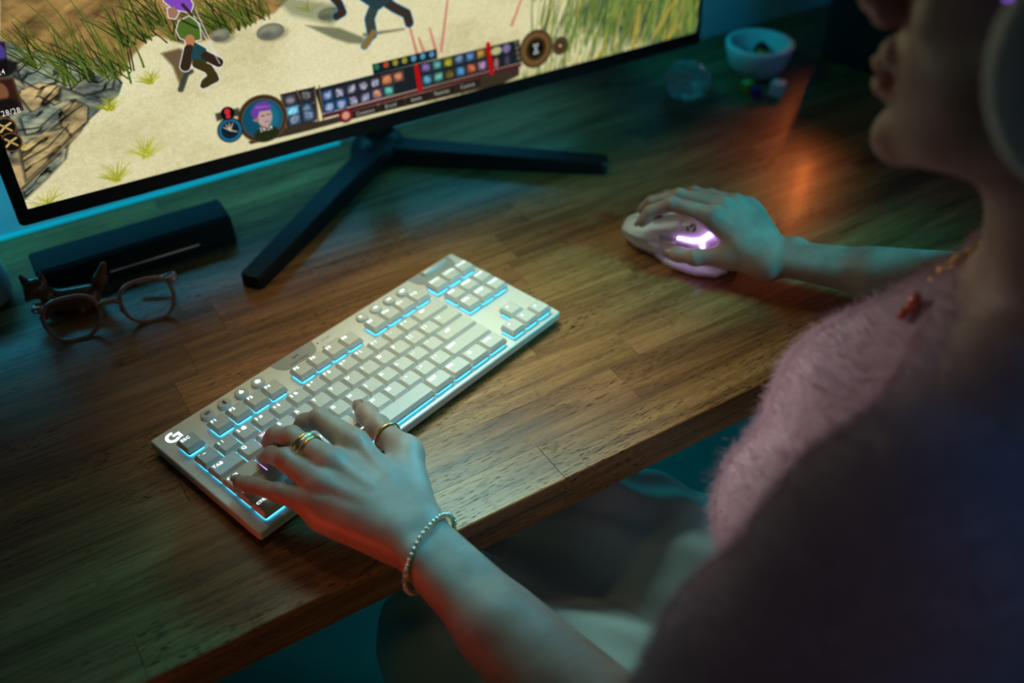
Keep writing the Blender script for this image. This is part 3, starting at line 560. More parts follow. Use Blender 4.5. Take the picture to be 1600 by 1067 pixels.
im = bpy.data.images.new('game_picture', IW, IH, alpha=False); im.colorspace_settings.name = 'sRGB'
buf = np.ones((IH, IW, 4), np.float32); buf[..., :3] = np.clip(IMG, 0, 1); im.pixels.foreach_set(buf.ravel()); im.update(); im.pack()
m, N, L, b = nodes('lit_screen')
tx = N.new('ShaderNodeTexImage'); tx.image = im; tx.extension = 'EXTEND'; uvn = N.new('ShaderNodeUVMap'); L.new(uvn.outputs[0], tx.inputs[0])
L.new(tx.outputs[0], b.inputs['Emission Color']); b.inputs['Emission Strength'].default_value = 0.95; b.inputs['Base Color'].default_value = (.01, .01, .01, 1); b.inputs['Roughness'].default_value = 0.6; b.inputs['Specular IOR Level'].default_value = 0.08
scr = world('screen', *panel(([(SX0, SY0, -1.0), (SX1, SY0, -1.0), (SX1, SY1, -1.0), (SX0, SY1, -1.0), (SX0, SY0, -1.8), (SX1, SY0, -1.8), (SX1, SY1, -1.8), (SX0, SY1, -1.8)], [(0, 1, 2, 3), (7, 6, 5, 4), (0, 4, 5, 1), (1, 5, 6, 2), (2, 6, 7, 3), (3, 7, 4, 0)])), m, mon)
uv = scr.data.uv_layers.new(name='UVMap'); q = [(0, 0), (1, 0), (1, 1), (0, 1)]*2
for l in scr.data.loops: uv.data[l.index].uv = q[l.vertex_index]
# the writing on the screen
letters(['24/24', '28/28', '24', 'Common', 'Druid', 'Items', 'Passives', 'Custom', 'ESC', 'TAB', 'CAPS', 'SHIFT', 'CTRL', 'ALT', 'FN', 'BATTERY', 'CAPS LOCK', 'LIGHTSPEED', 'PRTSC', 'SCROLL', 'PAUSE', 'INS', 'HOME', 'PGUP', 'DEL', 'END', 'PGDN',
    '` ~', '1 !', '2 @', '3 #', '4 $', '5 %', '6 ^', '7 &', '8 *', '9 (', '0 )', '- _', '= +', '[ {', '] }', '\\ |', '; :', "' \"", ', <', '. >', '/ ?']+[f'F{i}' for i in range(1, 13)]+list('QWERTYUIOPASDFGHJKLZXCVBNM'))
wt = glow('screen_lettering', (.85, .82, .76), .75); wt2 = glow('screen_small_lettering', (.62, .58, .48), .6)
for s, c, z, m in (('24/24', (248.3, 34.3), 6.2, wt), ('28/28', (26.3, 108.9), 7.5, wt), ('24', (29.8, 144.6), 6.5, wt), ('Common', (357.0, 24.6), 6.0, wt2), ('Druid', (387.0, 24.5), 6.0, wt2), ('Items', (417.8, 24.4), 6.0, wt2), ('Passives', (449.2, 24.4), 6.0, wt2), ('Custom', (481.4, 24.2), 6.0, wt2)):
    world('lettering', *panel(text_geo(s, z, c[0], c[1]-z*.35, -0.6, 'center', .85)), m, scr)

ls = world('light_strip', *box(-330, 410, 1062, 1066, .2, 3), glow('cyan_strip_glow', (.0, .33, .44), .8)); setp(ls, 'thin glowing cyan light strip along the wall behind the monitor', 'light strip')
# ------------------------------------------------------------------ keyboard (its own frame in mm: u to the right, v to the back, z up)
kb = empty('keyboard', (93.81, 515.61, 0), 'white low-profile backlit keyboard set at an angle on the wooden desk', 'keyboard', rotz=0.28781)
local('case', slab(364, 146, 4, 2.2, 6.2, .6, 184, 75), MT['grey_plastic'], kb)
local('top_plate', loft([rrect(367.4, 149.4, 2.6, 5.4, 4, 184, 75), rrect(368, 150, 3, 6, 4, 184, 75), rrect(368, 150, 3, 13.0, 4, 184, 75), rrect(366.2, 148.2, 2.2, 13.9, 4, 184, 75), rrect(365, 147, 2, 14, 4, 184, 75)]), MT['alu'], kb)
local('edge_band', loft([rrect(368.3, 150.3, 3.1, z, 4, 184, 75) for z in (6.2, 12.6)], False, False), MT['alu_edge'], kb)
for fx in (40, 328):
    for fy in (14, 136): local('rubber_foot', slab(34, 7, 3, 0, 2.3, .3, fx, fy), MT['rubber'], kb)
U = 19.05; TOP = 23.0
_cap, _sw, _led = {}, {}, {}
def shared(d, key, name, VF, m, smooth=False):
    if key not in d: d[key] = tomesh(name, [(x/1000, y/1000, z/1000) for x, y, z in VF[0]], VF[1], m, smooth)
    return d[key]
def cap_geo(w, d=18.0):
    a, e = w*U-1.1, d
    R = [rrect(a, e, .9, -5.0, 3), rrect(a, e, .9, -3.9, 3), rrect(a-2.9, e-3.3, 1.5, -.55, 3, 0, .5), rrect(a-3.5, e-3.9, 1.4, -.15, 3, 0, .5), rrect(a-4.6, e-4.8, 1.2, 0, 3, 0, .5), rrect(a-9, e-9, 1, -.18, 3, 0, .5)]
    return loft(R)
def key(u, v, w, leg, pink=False, mark=None, dz=0.0):
    cu, cv = (u+w/2)*U+10.3, v+U/2
    k = mobj('key', shared(_cap, w, 'key', cap_geo(w), MT['cap']), kb, (cu/1000, cv/1000, (TOP+dz)/1000), True)
    c = mobj('switch', shared(_sw, w, 'switch', slab(w*U-3.0, 16.0, 1, -7.3, -6.0, .2), MT['black']), k, (0, 0, 0), True)
    mobj('backlight', shared(_led, (w, pink), 'backlight', slab(w*U-4.0, 15.0, 2, -8.98, -7.3, .1), MT['led_purple' if pink else 'led']), k, (0, 0, 0), True)
    lm = MT['legend_pink' if pink else 'legend']; x0 = -w*U/2+3.6; z = -.05
    if mark: local('legend', mark, lm, k)
    elif leg: local('legend', text_geo(leg, 4.7 if len(leg) < 4 else 3.9, x0, 2.6, .06, sx=1.12 if len(leg) < 3 else 1.0), lm, k)
    return k
RV = [100.2, 81.1, 62.05, 43.0, 23.95, 4.9]     # front edge of each row, back to front (function row handled apart)
def row(v, items):
    u = 0
    for it in items:
        s, w = it[0], it[1]; yield u, s, w; u += w
PINK = set('WASD')
def arrow_left(x, y, s): return prism([(x-3*s, y), (x-1*s, y+1.7*s), (x-1*s, y+.6*s), (x+3*s, y+.6*s), (x+3*s, y-.6*s), (x-1*s, y-.6*s), (x-1*s, y-1.7*s)], .02, .08)
def enter_mark(x, y, s):
    return prism([(x-3*s, y-.6*s), (x-1*s, y+1.1*s), (x-1*s, y), (x+1.8*s, y), (x+1.8*s, y+2*s), (x+3*s, y+2*s), (x+3*s, y-1.2*s), (x-1*s, y-1.2*s), (x-1*s, y-2.3*s)], .02, .08)
def win_mark(x, y, s):
    g = Geo()
    for a in (-1, 1):
        for c in (-1, 1): g.add(*prism([(x+a*s*.55-s*.45, y+c*s*.55-s*.45), (x+a*s*.55+s*.45, y+c*s*.55-s*.45), (x+a*s*.55+s*.45, y+c*s*.55+s*.45), (x+a*s*.55-s*.45, y+c*s*.55+s*.45)], .02, .08))
    return g.V, g.F
def menu_mark(x, y, s):
    g = Geo()
    for c in (-1, 0, 1): g.add(*prism([(x-s, y+c*.8*s-.22*s), (x+s, y+c*.8*s-.22*s), (x+s, y+c*.8*s+.22*s), (x-s, y+c*.8*s+.22*s)], .02, .08))
    return g.V, g.F
def tri_mark(rot, x=-2.4, y=3.4, s=1.5):
    return prism([(x+s*math.cos(rot+a), y+s*math.sin(rot+a)) for a in (0, 2.1, 4.19)], .02, .08)
FV = 106.6
key(0, FV, 1, 'ESC')
for b, i0 in ((30.2, 1), (120.0, 5), (209.8, 9)):
    for i in range(4): key(b/U+i, FV, 1, f'F{i0+i}')
for u, s, w in row(0, [('` ~', 1)]+[(s, 1) for s in ('1 !', '2 @', '3 #', '4 $', '5 %', '6 ^', '7 &', '8 *', '9 (', '0 )', '- _', '= +')]+[('back', 2)]):
    key(u, RV[1], w, s, mark=arrow_left(-7, 3.6, .9) if s == 'back' else None)
for u, s, w in row(0, [('TAB', 1.5)]+[(c, 1) for c in 'QWERTYUIOP']+[('[ {', 1), ('] }', 1), ('\\ |', 1.5)]): key(u, RV[2], w, s, s in PINK)
for u, s, w in row(0, [('CAPS', 1.75)]+[(c, 1) for c in 'ASDFGHJKL']+[('; :', 1), ("' \"", 1), ('enter', 2.25)]):
    k = key(u, RV[3], w, s, s in PINK, mark=enter_mark(-9, 3.2, .9) if s == 'enter' else None)
    if s in 'FJ': local('homing_bar', slab(4, .7, .3, -.2, .35, .1, 0, -4.4), MT['cap'], k)
for u, s, w in row(0, [('SHIFT', 2.25)]+[(c, 1) for c in 'ZXCVBNM']+[(', <', 1), ('. >', 1), ('/ ?', 1), ('SHIFT', 2.75)]): key(u, RV[4], w, s)
for u, s, w in row(0, [('CTRL', 1.25), ('win', 1.25), ('ALT', 1.25), ('space', 6.25), ('ALT', 1.25), ('FN', 1.25), ('menu', 1.25), ('CTRL', 1.25)]):
    mk = {'win': win_mark(-5.4, 4.2, 1.5), 'menu': menu_mark(-4, 3.6, 1.5), 'space': prism([(-24, 4.2), (-14, 4.2), (-14, 5.2), (-24, 5.2)], .02, .08)}.get(s)
    key(u, RV[5], w, s, mark=mk)
NU = (304.2-10.3)/U
for i, t in enumerate((('PRTSC', 'SCROLL', 'PAUSE'), ('INS', 'HOME', 'PGUP'), ('DEL', 'END', 'PGDN'))):
    for j, s in enumerate(t): key(NU+j, (FV, RV[1], RV[2])[i], 1, s)
key(NU+1, RV[4], 1, '', mark=tri_mark(PI/2))
for j, r in enumerate((PI, -PI/2, 0)): key(NU+j, RV[5], 1, '', mark=tri_mark(r))
# round media buttons with their signs
def sign(kind):
    g = Geo()
    def ring(r0, r1, a0, a1, n=10): g.add(*prism([(r1*math.cos(a0+(a1-a0)*i/n), r1*math.sin(a0+(a1-a0)*i/n)) for i in range(n+1)]+[(r0*math.cos(a0+(a1-a0)*i/n), r0*math.sin(a0+(a1-a0)*i/n)) for i in range(n, -1, -1)], 0, .06))
    def bar(x0, y0, x1, y1, w=.35):
        d = math.hypot(x1-x0, y1-y0); nx, ny = -(y1-y0)/d*w, (x1-x0)/d*w; g.add(*prism([(x0+nx, y0+ny), (x1+nx, y1+ny), (x1-nx, y1-ny), (x0-nx, y0-ny)], 0, .06))
    def tri(x, s=1.3): g.add(*prism([(x-s*.6, -s), (x+s*.7, 0), (x-s*.6, s)], 0, .06))
    if kind == 'wave':
        for r in (1.2, 2.2): ring(r, r+.5, 2.3, 4.0); ring(r, r+.5, -.85, .85)
        bar(0, -2.2, 0, .8); bar(-.9, 1.4, .9, 1.4)
    if kind == 'blue': bar(0, -2.6, 0, 2.6); bar(0, 2.6, 1.4, 1.3); bar(1.4, 1.3, -1.4, -1.3); bar(0, -2.6, 1.4, -1.3); bar(1.4, -1.3, -1.4, 1.3)
    if kind == 'pad': ring(1.2, 2.2, 3.3, 6.1); bar(-1.7, 0, 1.7, 0, .8); bar(0, 0, 0, 2.4, .55)
    if kind == 'sun':
        ring(.7, 1.3, 0, 6.28, 14); [bar(1.9*math.cos(a), 1.9*math.sin(a), 2.9*math.cos(a), 2.9*math.sin(a)) for a in [PI/4*i for i in range(8)]]
    if kind == 'prev': tri(-.8); [None]; bar(-2.2, -1.3, -2.2, 1.3)
    if kind == 'play': tri(-.9); bar(.9, -1.2, .9, 1.2); bar(2.0, -1.2, 2.0, 1.2)
    if kind == 'next': tri(-1.2); tri(.6); bar(2.1, -1.3, 2.1, 1.3)
    if kind == 'mute': g.add(*prism([(-2.2, -.8), (-1, -.8), (.6, -2), (.6, 2), (-1, .8), (-2.2, .8)], 0, .06)); bar(1.2, -1, 2.8, 1); bar(1.2, 1, 2.8, -1)
    return g.V, g.F
btn = lathe([(6.2, -3.2), (6.4, -2.6), (6.4, -.8), (5.9, -.2), (5.2, 0), (.4, -.25)], 28)
for x, kd in ((51, 'wave'), (68.9, 'blue'), (87.1, 'pad'), (105.4, 'sun'), (231, 'prev'), (248.8, 'play'), (266.7, 'next'), (284.6, 'mute')):
    k = local('round_button', btn, MT['cap'], kb, True, (x, 137.9, 17.2)); local('sign', shift(sign(kd), 0, .3, -.06), MT['dark_grey'] if kd in ('wave', 'blue') else MT['legend'], k)
# scooped pads on the back edge, roller, indicator dots and printed words
def pad(u0, u1, v0, c): return [(u0, 149.2)]+[(u0+c*.25, v0+c*.9), (u0+c*.6, v0+c*.35), (u0+c*1.2, v0)]+[(u1-c*1.2, v0), (u1-c*.6, v0+c*.35), (u1-c*.25, v0+c*.9), (u1, 149.2)]
local('wireless_pad', prism(pad(127, 176, 131.5, 9), 13.2, 14.3), MT['grey_plastic'], kb)
local('roller_pad', prism(pad(303, 361, 127.5, 10), 13.2, 14.3), MT['grey_plastic'], kb)
rl = local('volume_roller', shift(tube([(-16, 0, 0), (-15.6, 0, 0), (15.6, 0, 0), (16, 0, 0)], [3.6, 4, 4, 3.6], 20), 335.5, 143.3, 13.9), MT['alu_edge'], kb, True)
local('word', text_geo('LIGHTSPEED', 3.4, 151.5, 134.6, 14.4, 'center'), MT['dark_grey'], kb)
g = Geo(); [g.add(*shift(prism([(1.2*math.cos(a), .8*math.sin(a)) for a in [PI*i/6 for i in range(12)]], 0, .08), 151.5, 142.3, 14.3))]
for sgn in (-1, 1):
    for r in (2.1, 3.2): g.add(*shift(prism([(sgn*r*math.cos(a), r*.62*math.sin(a)) for a in (-1, -.5, 0, .5, 1)]+[(sgn*(r+.5)*math.cos(a), (r+.5)*.62*math.sin(a)) for a in (1, .5, 0, -.5, -1)], 0, .08), 151.5, 142.3, 14.3))
local('wireless_sign', (g.V, g.F), MT['dark_grey'], kb)
for y, s in ((141.6, 'BATTERY'), (133.4, 'CAPS LOCK')):
    local('indicator', shift(lathe([(.95, 0), (.8, .1)], 12), 177.8, y, 14.0), MT['dark_grey'], kb); local('word', text_geo(s, 2.3, 183, y-.9, 14.05), MT['dark_grey'], kb)
# the letter-like emblem by the escape key: an open ring with a hooked bar
g = Geo(); n = 22; a0, a1 = math.radians(62), math.radians(318)
g.add(*prism([(6.2*math.cos(a0+(a1-a0)*i/n), 6.2*math.sin(a0+(a1-a0)*i/n)) for i in range(n+1)]+[(3.5*math.cos(a0+(a1-a0)*i/n), 3.5*math.sin(a0+(a1-a0)*i/n)) for i in range(n, -1, -1)], 0, .1))
HOOK = [(.8, 2.3), (7.3, 2.3), (7.3, -4.6), (4.7, -4.6), (4.7, -.3), (.8, -.3)]
g.add(*prism(HOOK, 0, .1)); local('emblem', shift((g.V, g.F), 15.6, 138.6, 14.0, 0, 1.02), MT['legend'], kb)
EMB = (g.V, g.F)

# ------------------------------------------------------------------ mouse (own frame: x forward, y left)
MA = math.atan2(.8, -.6)
ms = empty('mouse', (628.8, 653.6, 0), 'white wireless mouse glowing violet under the right hand', 'mouse', rotz=MA)
ST = [(-66, 5, 12, 9, 9), (-62, 4, 22, 20, 19), (-50, 2.5, 33, 27, 27), (-30, 1.5, 40, 30, 29), (-10, 1.5, 41, 29, 28), (10, 1.5, 39.5, 27.5, 28), (30, 2.5, 35, 26, 28), (48, 5.5, 30, 23, 25), (58, 9.5, 26, 18, 20), (65.5, 15, 21, 11.5, 13)]
R = []
for s, zb, zt, wl, wr in ST:
    h = zt-zb
    R.append([(s, y, z) for y, z in ((-wr*.86, zb), (-wr*.96, zb+h*.18), (-wr*.90, zb+h*.42), (-wr*.98, zb+h*.68), (-wr*.80, zb+h*.88), (-wr*.42, zt-.6), (0, zt), (wl*.45, zt-.6), (wl*.82, zb+h*.88), (wl, zb+h*.70), (wl*.80, zb+h*.45), (wl*.86, zb+h*.18), (wl*.84, zb))])
local('shell', loft(R), MT['white_plastic'], ms, True)
def top_plate(s0, s1, y0f, y1f, lift=1.6, n=10):
    def at_s(s):
        for (a, b) in zip(ST[:-1], ST[1:]):
            if a[0] <= s <= b[0]: t = (s-a[0])/(b[0]-a[0]); return [a[i]+(b[i]-a[i])*t for i in range(5)]
        return ST[-1]
    R = []
    for i in range(n+1):
        s = s0+(s1-s0)*i/n; _, zb, zt, wl, wr = at_s(s); h = zt-zb; up, lo = [], []
        for j in range(7):
            f = y0f+(y1f-y0f)*j/6; w = wl if f > 0 else wr; y = f*w; z = zt-h*.34*abs(f)**2.4
            up.append((s, y, z+lift)); lo.append((s, y, z-1.2))
        R.append(up+lo[::-1])
    return loft(R)
local('left_button', top_plate(2, 62, .10, 1.04), MT['white_plastic'], ms, True)
local('right_button', top_plate(2, 62, -1.04, -.10), MT['white_plastic'], ms, True)
pp = local('palm_panel', top_plate(-44, .8, -1.0, 1.0), MT['white_plastic'], ms, True)
eV, eF = shift(EMB, -10, 15.2, 0, -PI/2, .8)
local('emblem', ([(x, y, 41-39.5*.34*abs(y/28.8)**2.4+1.75+z) for x, y, z in eV], eF), MT['dark_grey'], pp)
local('scroll_wheel', shift(([(z, x, y) for x, y, z in lathe([(9.6, -3.2), (10.4, -2.2), (10.4, 2.2), (9.6, 3.2)], 24)[0]], lathe([(9.6, -3.2), (10.4, -2.2), (10.4, 2.2), (9.6, 3.2)], 24)[1]), 34, 0, 30, PI/2), MT['dark_grey'], ms)
local('thumb_rest', prism([(24, 24), (10, 34), (-6, 40), (-24, 43), (-46, 38), (-56, 26), (-40, 18), (0, 18)], 1.6, 5.4), MT['white_plastic'], ms)
for a, b in ((20, 2), (0, -18)): local('side_button', loft([[(a, y, z), (b, y, z), (b, y+1.5, z), (a, y+1.5, z)] for y, z in ((24.5, 24.5), (26.6, 25.5), (26.6, 30), (25.5, 31))]), MT['grey_plastic'], ms)
local('thumb_button', shift(slab(13, 6, 2.6, 0, 5, .8), 25, 27.5, 17, -.35), MT['white_plastic'], ms)
g = Geo(); g.add(*tube([(1, 28.6, 34), (-14, 29.5, 34.6), (-24, 27, 36), (-31, 18, 39.8), (-36, 8, 41.5)], [1.5, 2.2, 3.0, 2.8, 1.6], 10)); g.add(*tube([(-24, 27, 35.5), (-27, 30, 29), (-29, 31, 24)], [2.4, 2.2, 1.4], 10))
local('light_strip', (g.V, g.F), MT['mouse_light'], ms, True)

# ------------------------------------------------------------------ left part of the desk: case, figurine, spectacles, cup
bfr, tfr, tbk = np.array((224.0, 931.5, 1.0)), np.array((223.2, 927.9, 31.0)), np.array((223.7, 969.2, 33.0))
bfl, tfl, tbl = np.array((15.9, 942.5, 1.0)), np.array((21.3, 929.2, 31.0)), np.array((20.3, 969.3, 33.0))
ux = (tfr-tfl)/np.linalg.norm(tfr-tfl); uy = np.array([-ux[1], ux[0], 0]); Lc = float((tfr-tfl)@ux)
def case_pt(s, d, z): p = tfl+ux*s+uy*d; return (p[0], p[1], z)
PR = [(-7, 1), (-7.5, 6), (-1.5, 29), (3, 32), (36, 34), (41, 31), (44, 4), (42, 1)]
c = empty('spectacle_case', case_pt(Lc/2, 18, 0), 'long dark box-like case lying behind the spectacles', 'case')
world('shell', *loft([[case_pt(s, 18+(d-18)*k, 1+(z-1)*k) for d, z in PR] for s, k in ((0, .93), (2, 1), (Lc-2, 1), (Lc, .93))]), MT['matte_black'], c)
world('metal_trim', *loft([[case_pt(s, d, z) for d, z in ((-7.1, 12), (-7.1+.4, 13.6), (-5, 13.6), (-5, 12))] for s in (Lc*.33, Lc*.80)]), MT['silver'], c)

fx = np.array((35.4, 898.3, 14.0)); e1 = np.array([.80, -.30, 0]); e1 /= np.linalg.norm(e1); e2 = np.array([-e1[1], e1[0], 0]); e3 = np.array([0, 0, 1])
def fp(a, b, c): return fx+e1*a+e2*b+e3*(c-14)
def figurine():
    f = Field(fx-[60, 60, 20], fx+[70, 60, 70], 1.2)
    f.cone(fp(-8, 0, 13), fp(24, 2, 12), 11, 13, 4); f.cone(fp(-8, 0, 16), fp(-17, -2, 30), 9, 8, 5)
    f.ell(fp(-19, -3, 33), (12, 11, 10.5), 4); f.cone(fp(-22, -5, 31), fp(-27, -12, 27), 7, 3.2, 4)
    for s in (-1, 1): f.cone(fp(-19+s*8, -2, 40), fp(-20+s*9.5, -2, 47.5), 4.4, 2.0, 2); f.cone(fp(-12, s*7-3, 9), fp(-19, s*7-8, 4), 4.2, 3.6, 3)
    f.cone(fp(30, 3, 14), fp(40, 4, 30), 6, 6.5, 4); f.cone(fp(40, 4, 30), fp(47, 4, 46), 6.8, 3.4, 4); f.cone(fp(26, 0, 8), fp(18, -9, 4), 6, 4, 3)
    return f.mesh()
V, Q = figurine(); V[:, 2] -= V[:, 2].min()-0.2
fo = quadmesh('fox_figurine', V, Q, MT['fox']); setp(fo, 'small glossy brown fox figurine with raised tail behind the spectacles', 'figurine')
for s in (-1, 1): world('eye', *shift(ball(1.7), *fp(-22+s*5.2, -10.5, 35)), MT['rubber'], fo, True)

gl = empty('spectacles', (71.2, 840.6, 0.0), 'rosy clear-framed spectacles standing open on the desk', 'spectacles')
a0, a1 = np.array((28.0, 846.9, 0.0)), np.array((112.1, 835.1, 0.0)); gx = (a1-a0)/np.linalg.norm(a1-a0); gn = np.array([gx[1], -gx[0], 0]); gup = np.array([0, 0, 1])*math.cos(.28)-gn*math.sin(.28); gf = np.cross(gx, gup)
gm = (a0+a1)/2+gup*22.5
def gp(x, y, z=0): return tuple(gm+gx*x+gup*y+gf*z)
def rim_pts(sx, k=1.0, n=30):
    out = []
    for i in range(n):
        a = 2*PI*i/n; r = 1/((abs(math.cos(a))/25.0)**3+(abs(math.sin(a))/21.5)**3)**(1/3); x, y = r*math.cos(a)*k, r*math.sin(a)*k
        out.append((sx*35.5+x*(1-.14*(y < 0)*abs(y)/20), y))
    return out
for s in (-1, 1):
    rp = rim_pts(s); V, F = tube([gp(*p) for p in rp], 2.1, 8, True, up=tuple(gf)); rim = world('rim', V, F, MT['tortoise'], gl, True)
    rp = rim_pts(s, .93, 24); n = len(rp); V = [gp(x, y, z) for z in (-.7, .7) for x, y in rp]
    world('lens', V, [tuple(range(n-1, -1, -1)), tuple(range(n, 2*n))]+[(i, (i+1) % n, n+(i+1) % n, n+i) for i in range(n)], MT['lens'], gl)
    world('end_piece', *tube([gp(s*57, 15, 0), gp(s*64, 16, -1), gp(s*66, 15, -5)], [4, 3.6, 2.8], 10), MT['tortoise'], gl, True)
    world('hinge_rivet', *shift(ball(1.5, 10, 6), *gp(s*64, 15.5, 2.6)), MT['silver'], gl, True)
    q = [gp(s*66, 15, -5), gp(s*66, 13, -24), gp(s*58, 6, -44), gp(s*30, 2, -48)]; q = q[:4]
    world('temple', *tube(q, [2.6, 2.3, 2.2, 2.4], 8), MT['tortoise'], gl, True)
world('bridge', *tube([gp(-11, 4), gp(-5, 8), gp(5, 8), gp(11, 4)], [2.6, 3, 3, 2.6], 10, up=tuple(gf)), MT['tortoise'], gl, True)
for s in (-1, 1): world('nose_pad', *shift(ball(3, 8, 6, (.6, 1, 1.4)), *gp(s*9.5, -4, -3)), MT['tortoise'], gl, True)

p = (-27.3, 955.8, 0.0); o = world('pot', *shift(lathe([(16, .2), (21, 2), (25, 12), (25.5, 28), (23, 42), (21.5, 46), (20, 46), (21, 40), (22.5, 26), (20, 6)], 40, True, True), p[0], p[1], 0), MT['cream'], None, True)
setp(o, 'pale round pot left of the long dark case on the desk', 'pot')

# ------------------------------------------------------------------ right part of the desk: bowl, dice, cut-glass piece, speaker, cable
p = (999.3, 938.8, 0.0)
bo = world('bowl', *shift(lathe([(26, .2), (30, 1), (41, 16), (46, 34), (47.5, 44), (46.5, 46), (40.5, 46), (38, 40), (34, 24), (22, 12), (2, 10)], 48), p[0], p[1], 0), MT['cream'], None, True)
setp(bo, 'pale thick-walled bowl of dice on the back of the desk', 'bowl')
def die(name_loc, s, rz, m, label, tiltx=0.0, group=None):
    V, F = slab(s, s, 2.2, -s/2, s/2, 1.2, n=3); rm = Matrix.Rotation(rz, 3, 'Z') @ Matrix.Rotation(tiltx, 3, 'X')
    V = [tuple(np.array(rm @ Vector(v))+np.array(name_loc)) for v in V]; o = world('die', V, F, MT[m]); return setp(o, label, 'die', group)
die((p[0]-4, p[1]-6, 26), 16, .5, 'yellow', 'dull yellow-green die in the middle of the pale bowl', .5)
die((p[0]-20, p[1]+6, 27), 15, 1.1, 'purple', 'dark purple die leaning on the bowl side next to the yellow-green one', .6)
die((p[0]+14, p[1]+10, 28), 15, .2, 'matte_black', 'black die at the back inside the pale bowl', .4)
q = (949.5, 901.4, 0.0); die((q[0], q[1], 7.7), 15, .3, 'yellow', 'dull yellow die on the desk in front of the bowl')
q = (946.8, 880.5, 0.0); die((q[0], q[1], 7.2), 14, .9, 'purple', 'dark purple die on the desk between the yellow and the white ones')
q = (976.1, 871.4, 0.0); die((q[0], q[1], 9.7), 19, .55, 'cream', 'white die on the desk below the bowl')
q = (864.9, 931.3, 0.0); R = []; rg = random.Random(5)
for r, z in ((18, .2), (27, 6), (33, 17), (32, 28), (24, 39), (11, 45)): R.append([(r*math.cos(2*PI*(i+.5*(len(R) % 2))/9)*rg.uniform(.93, 1.05), r*math.sin(2*PI*(i+.5*(len(R) % 2))/9)*rg.uniform(.93, 1.05), z+rg.uniform(-1.5, 1.5)*(z > 1)) for i in range(9)])
V, F = loft(R); o = world('glass_stone', *shift((V, F), q[0]+6, q[1]+6, 0), MT['crystal']); setp(o, 'faceted clear cut-glass lump on the desk left of the bowl', 'ornament')
q = np.array((1104.6, 837.8, 0.0))
sp = empty('speaker', (q[0]+62, q[1]+48, 0), 'black speaker on the desk just beyond the face', 'speaker')
world('cabinet', *shift(slab(90, 110, 12, 4, 170, 3), q[0]+62, q[1]+48, 0, .25), MT['matte_black'], sp)
world('base', *shift(slab(80, 96, 10, .2, 4.2, .8), q[0]+62, q[1]+48, 0, .25), MT['rubber'], sp)
cp = [(1128.1, 1072.2, 3.0), (1176.9, 1080.7, 3.0), (1219.7, 1081.8, 3.0), (1273.3, 1092.7, 3.0), (1364.0, 1116.0, 3.0)]
o = world('cable', *tube(cp, 3.4, 8), MT['rubber'], None, True); setp(o, 'black cable lying along the back of the desk', 'cable')
# ------------------------------------------------------------------ the person
def v3(*a): return np.array(a, float)
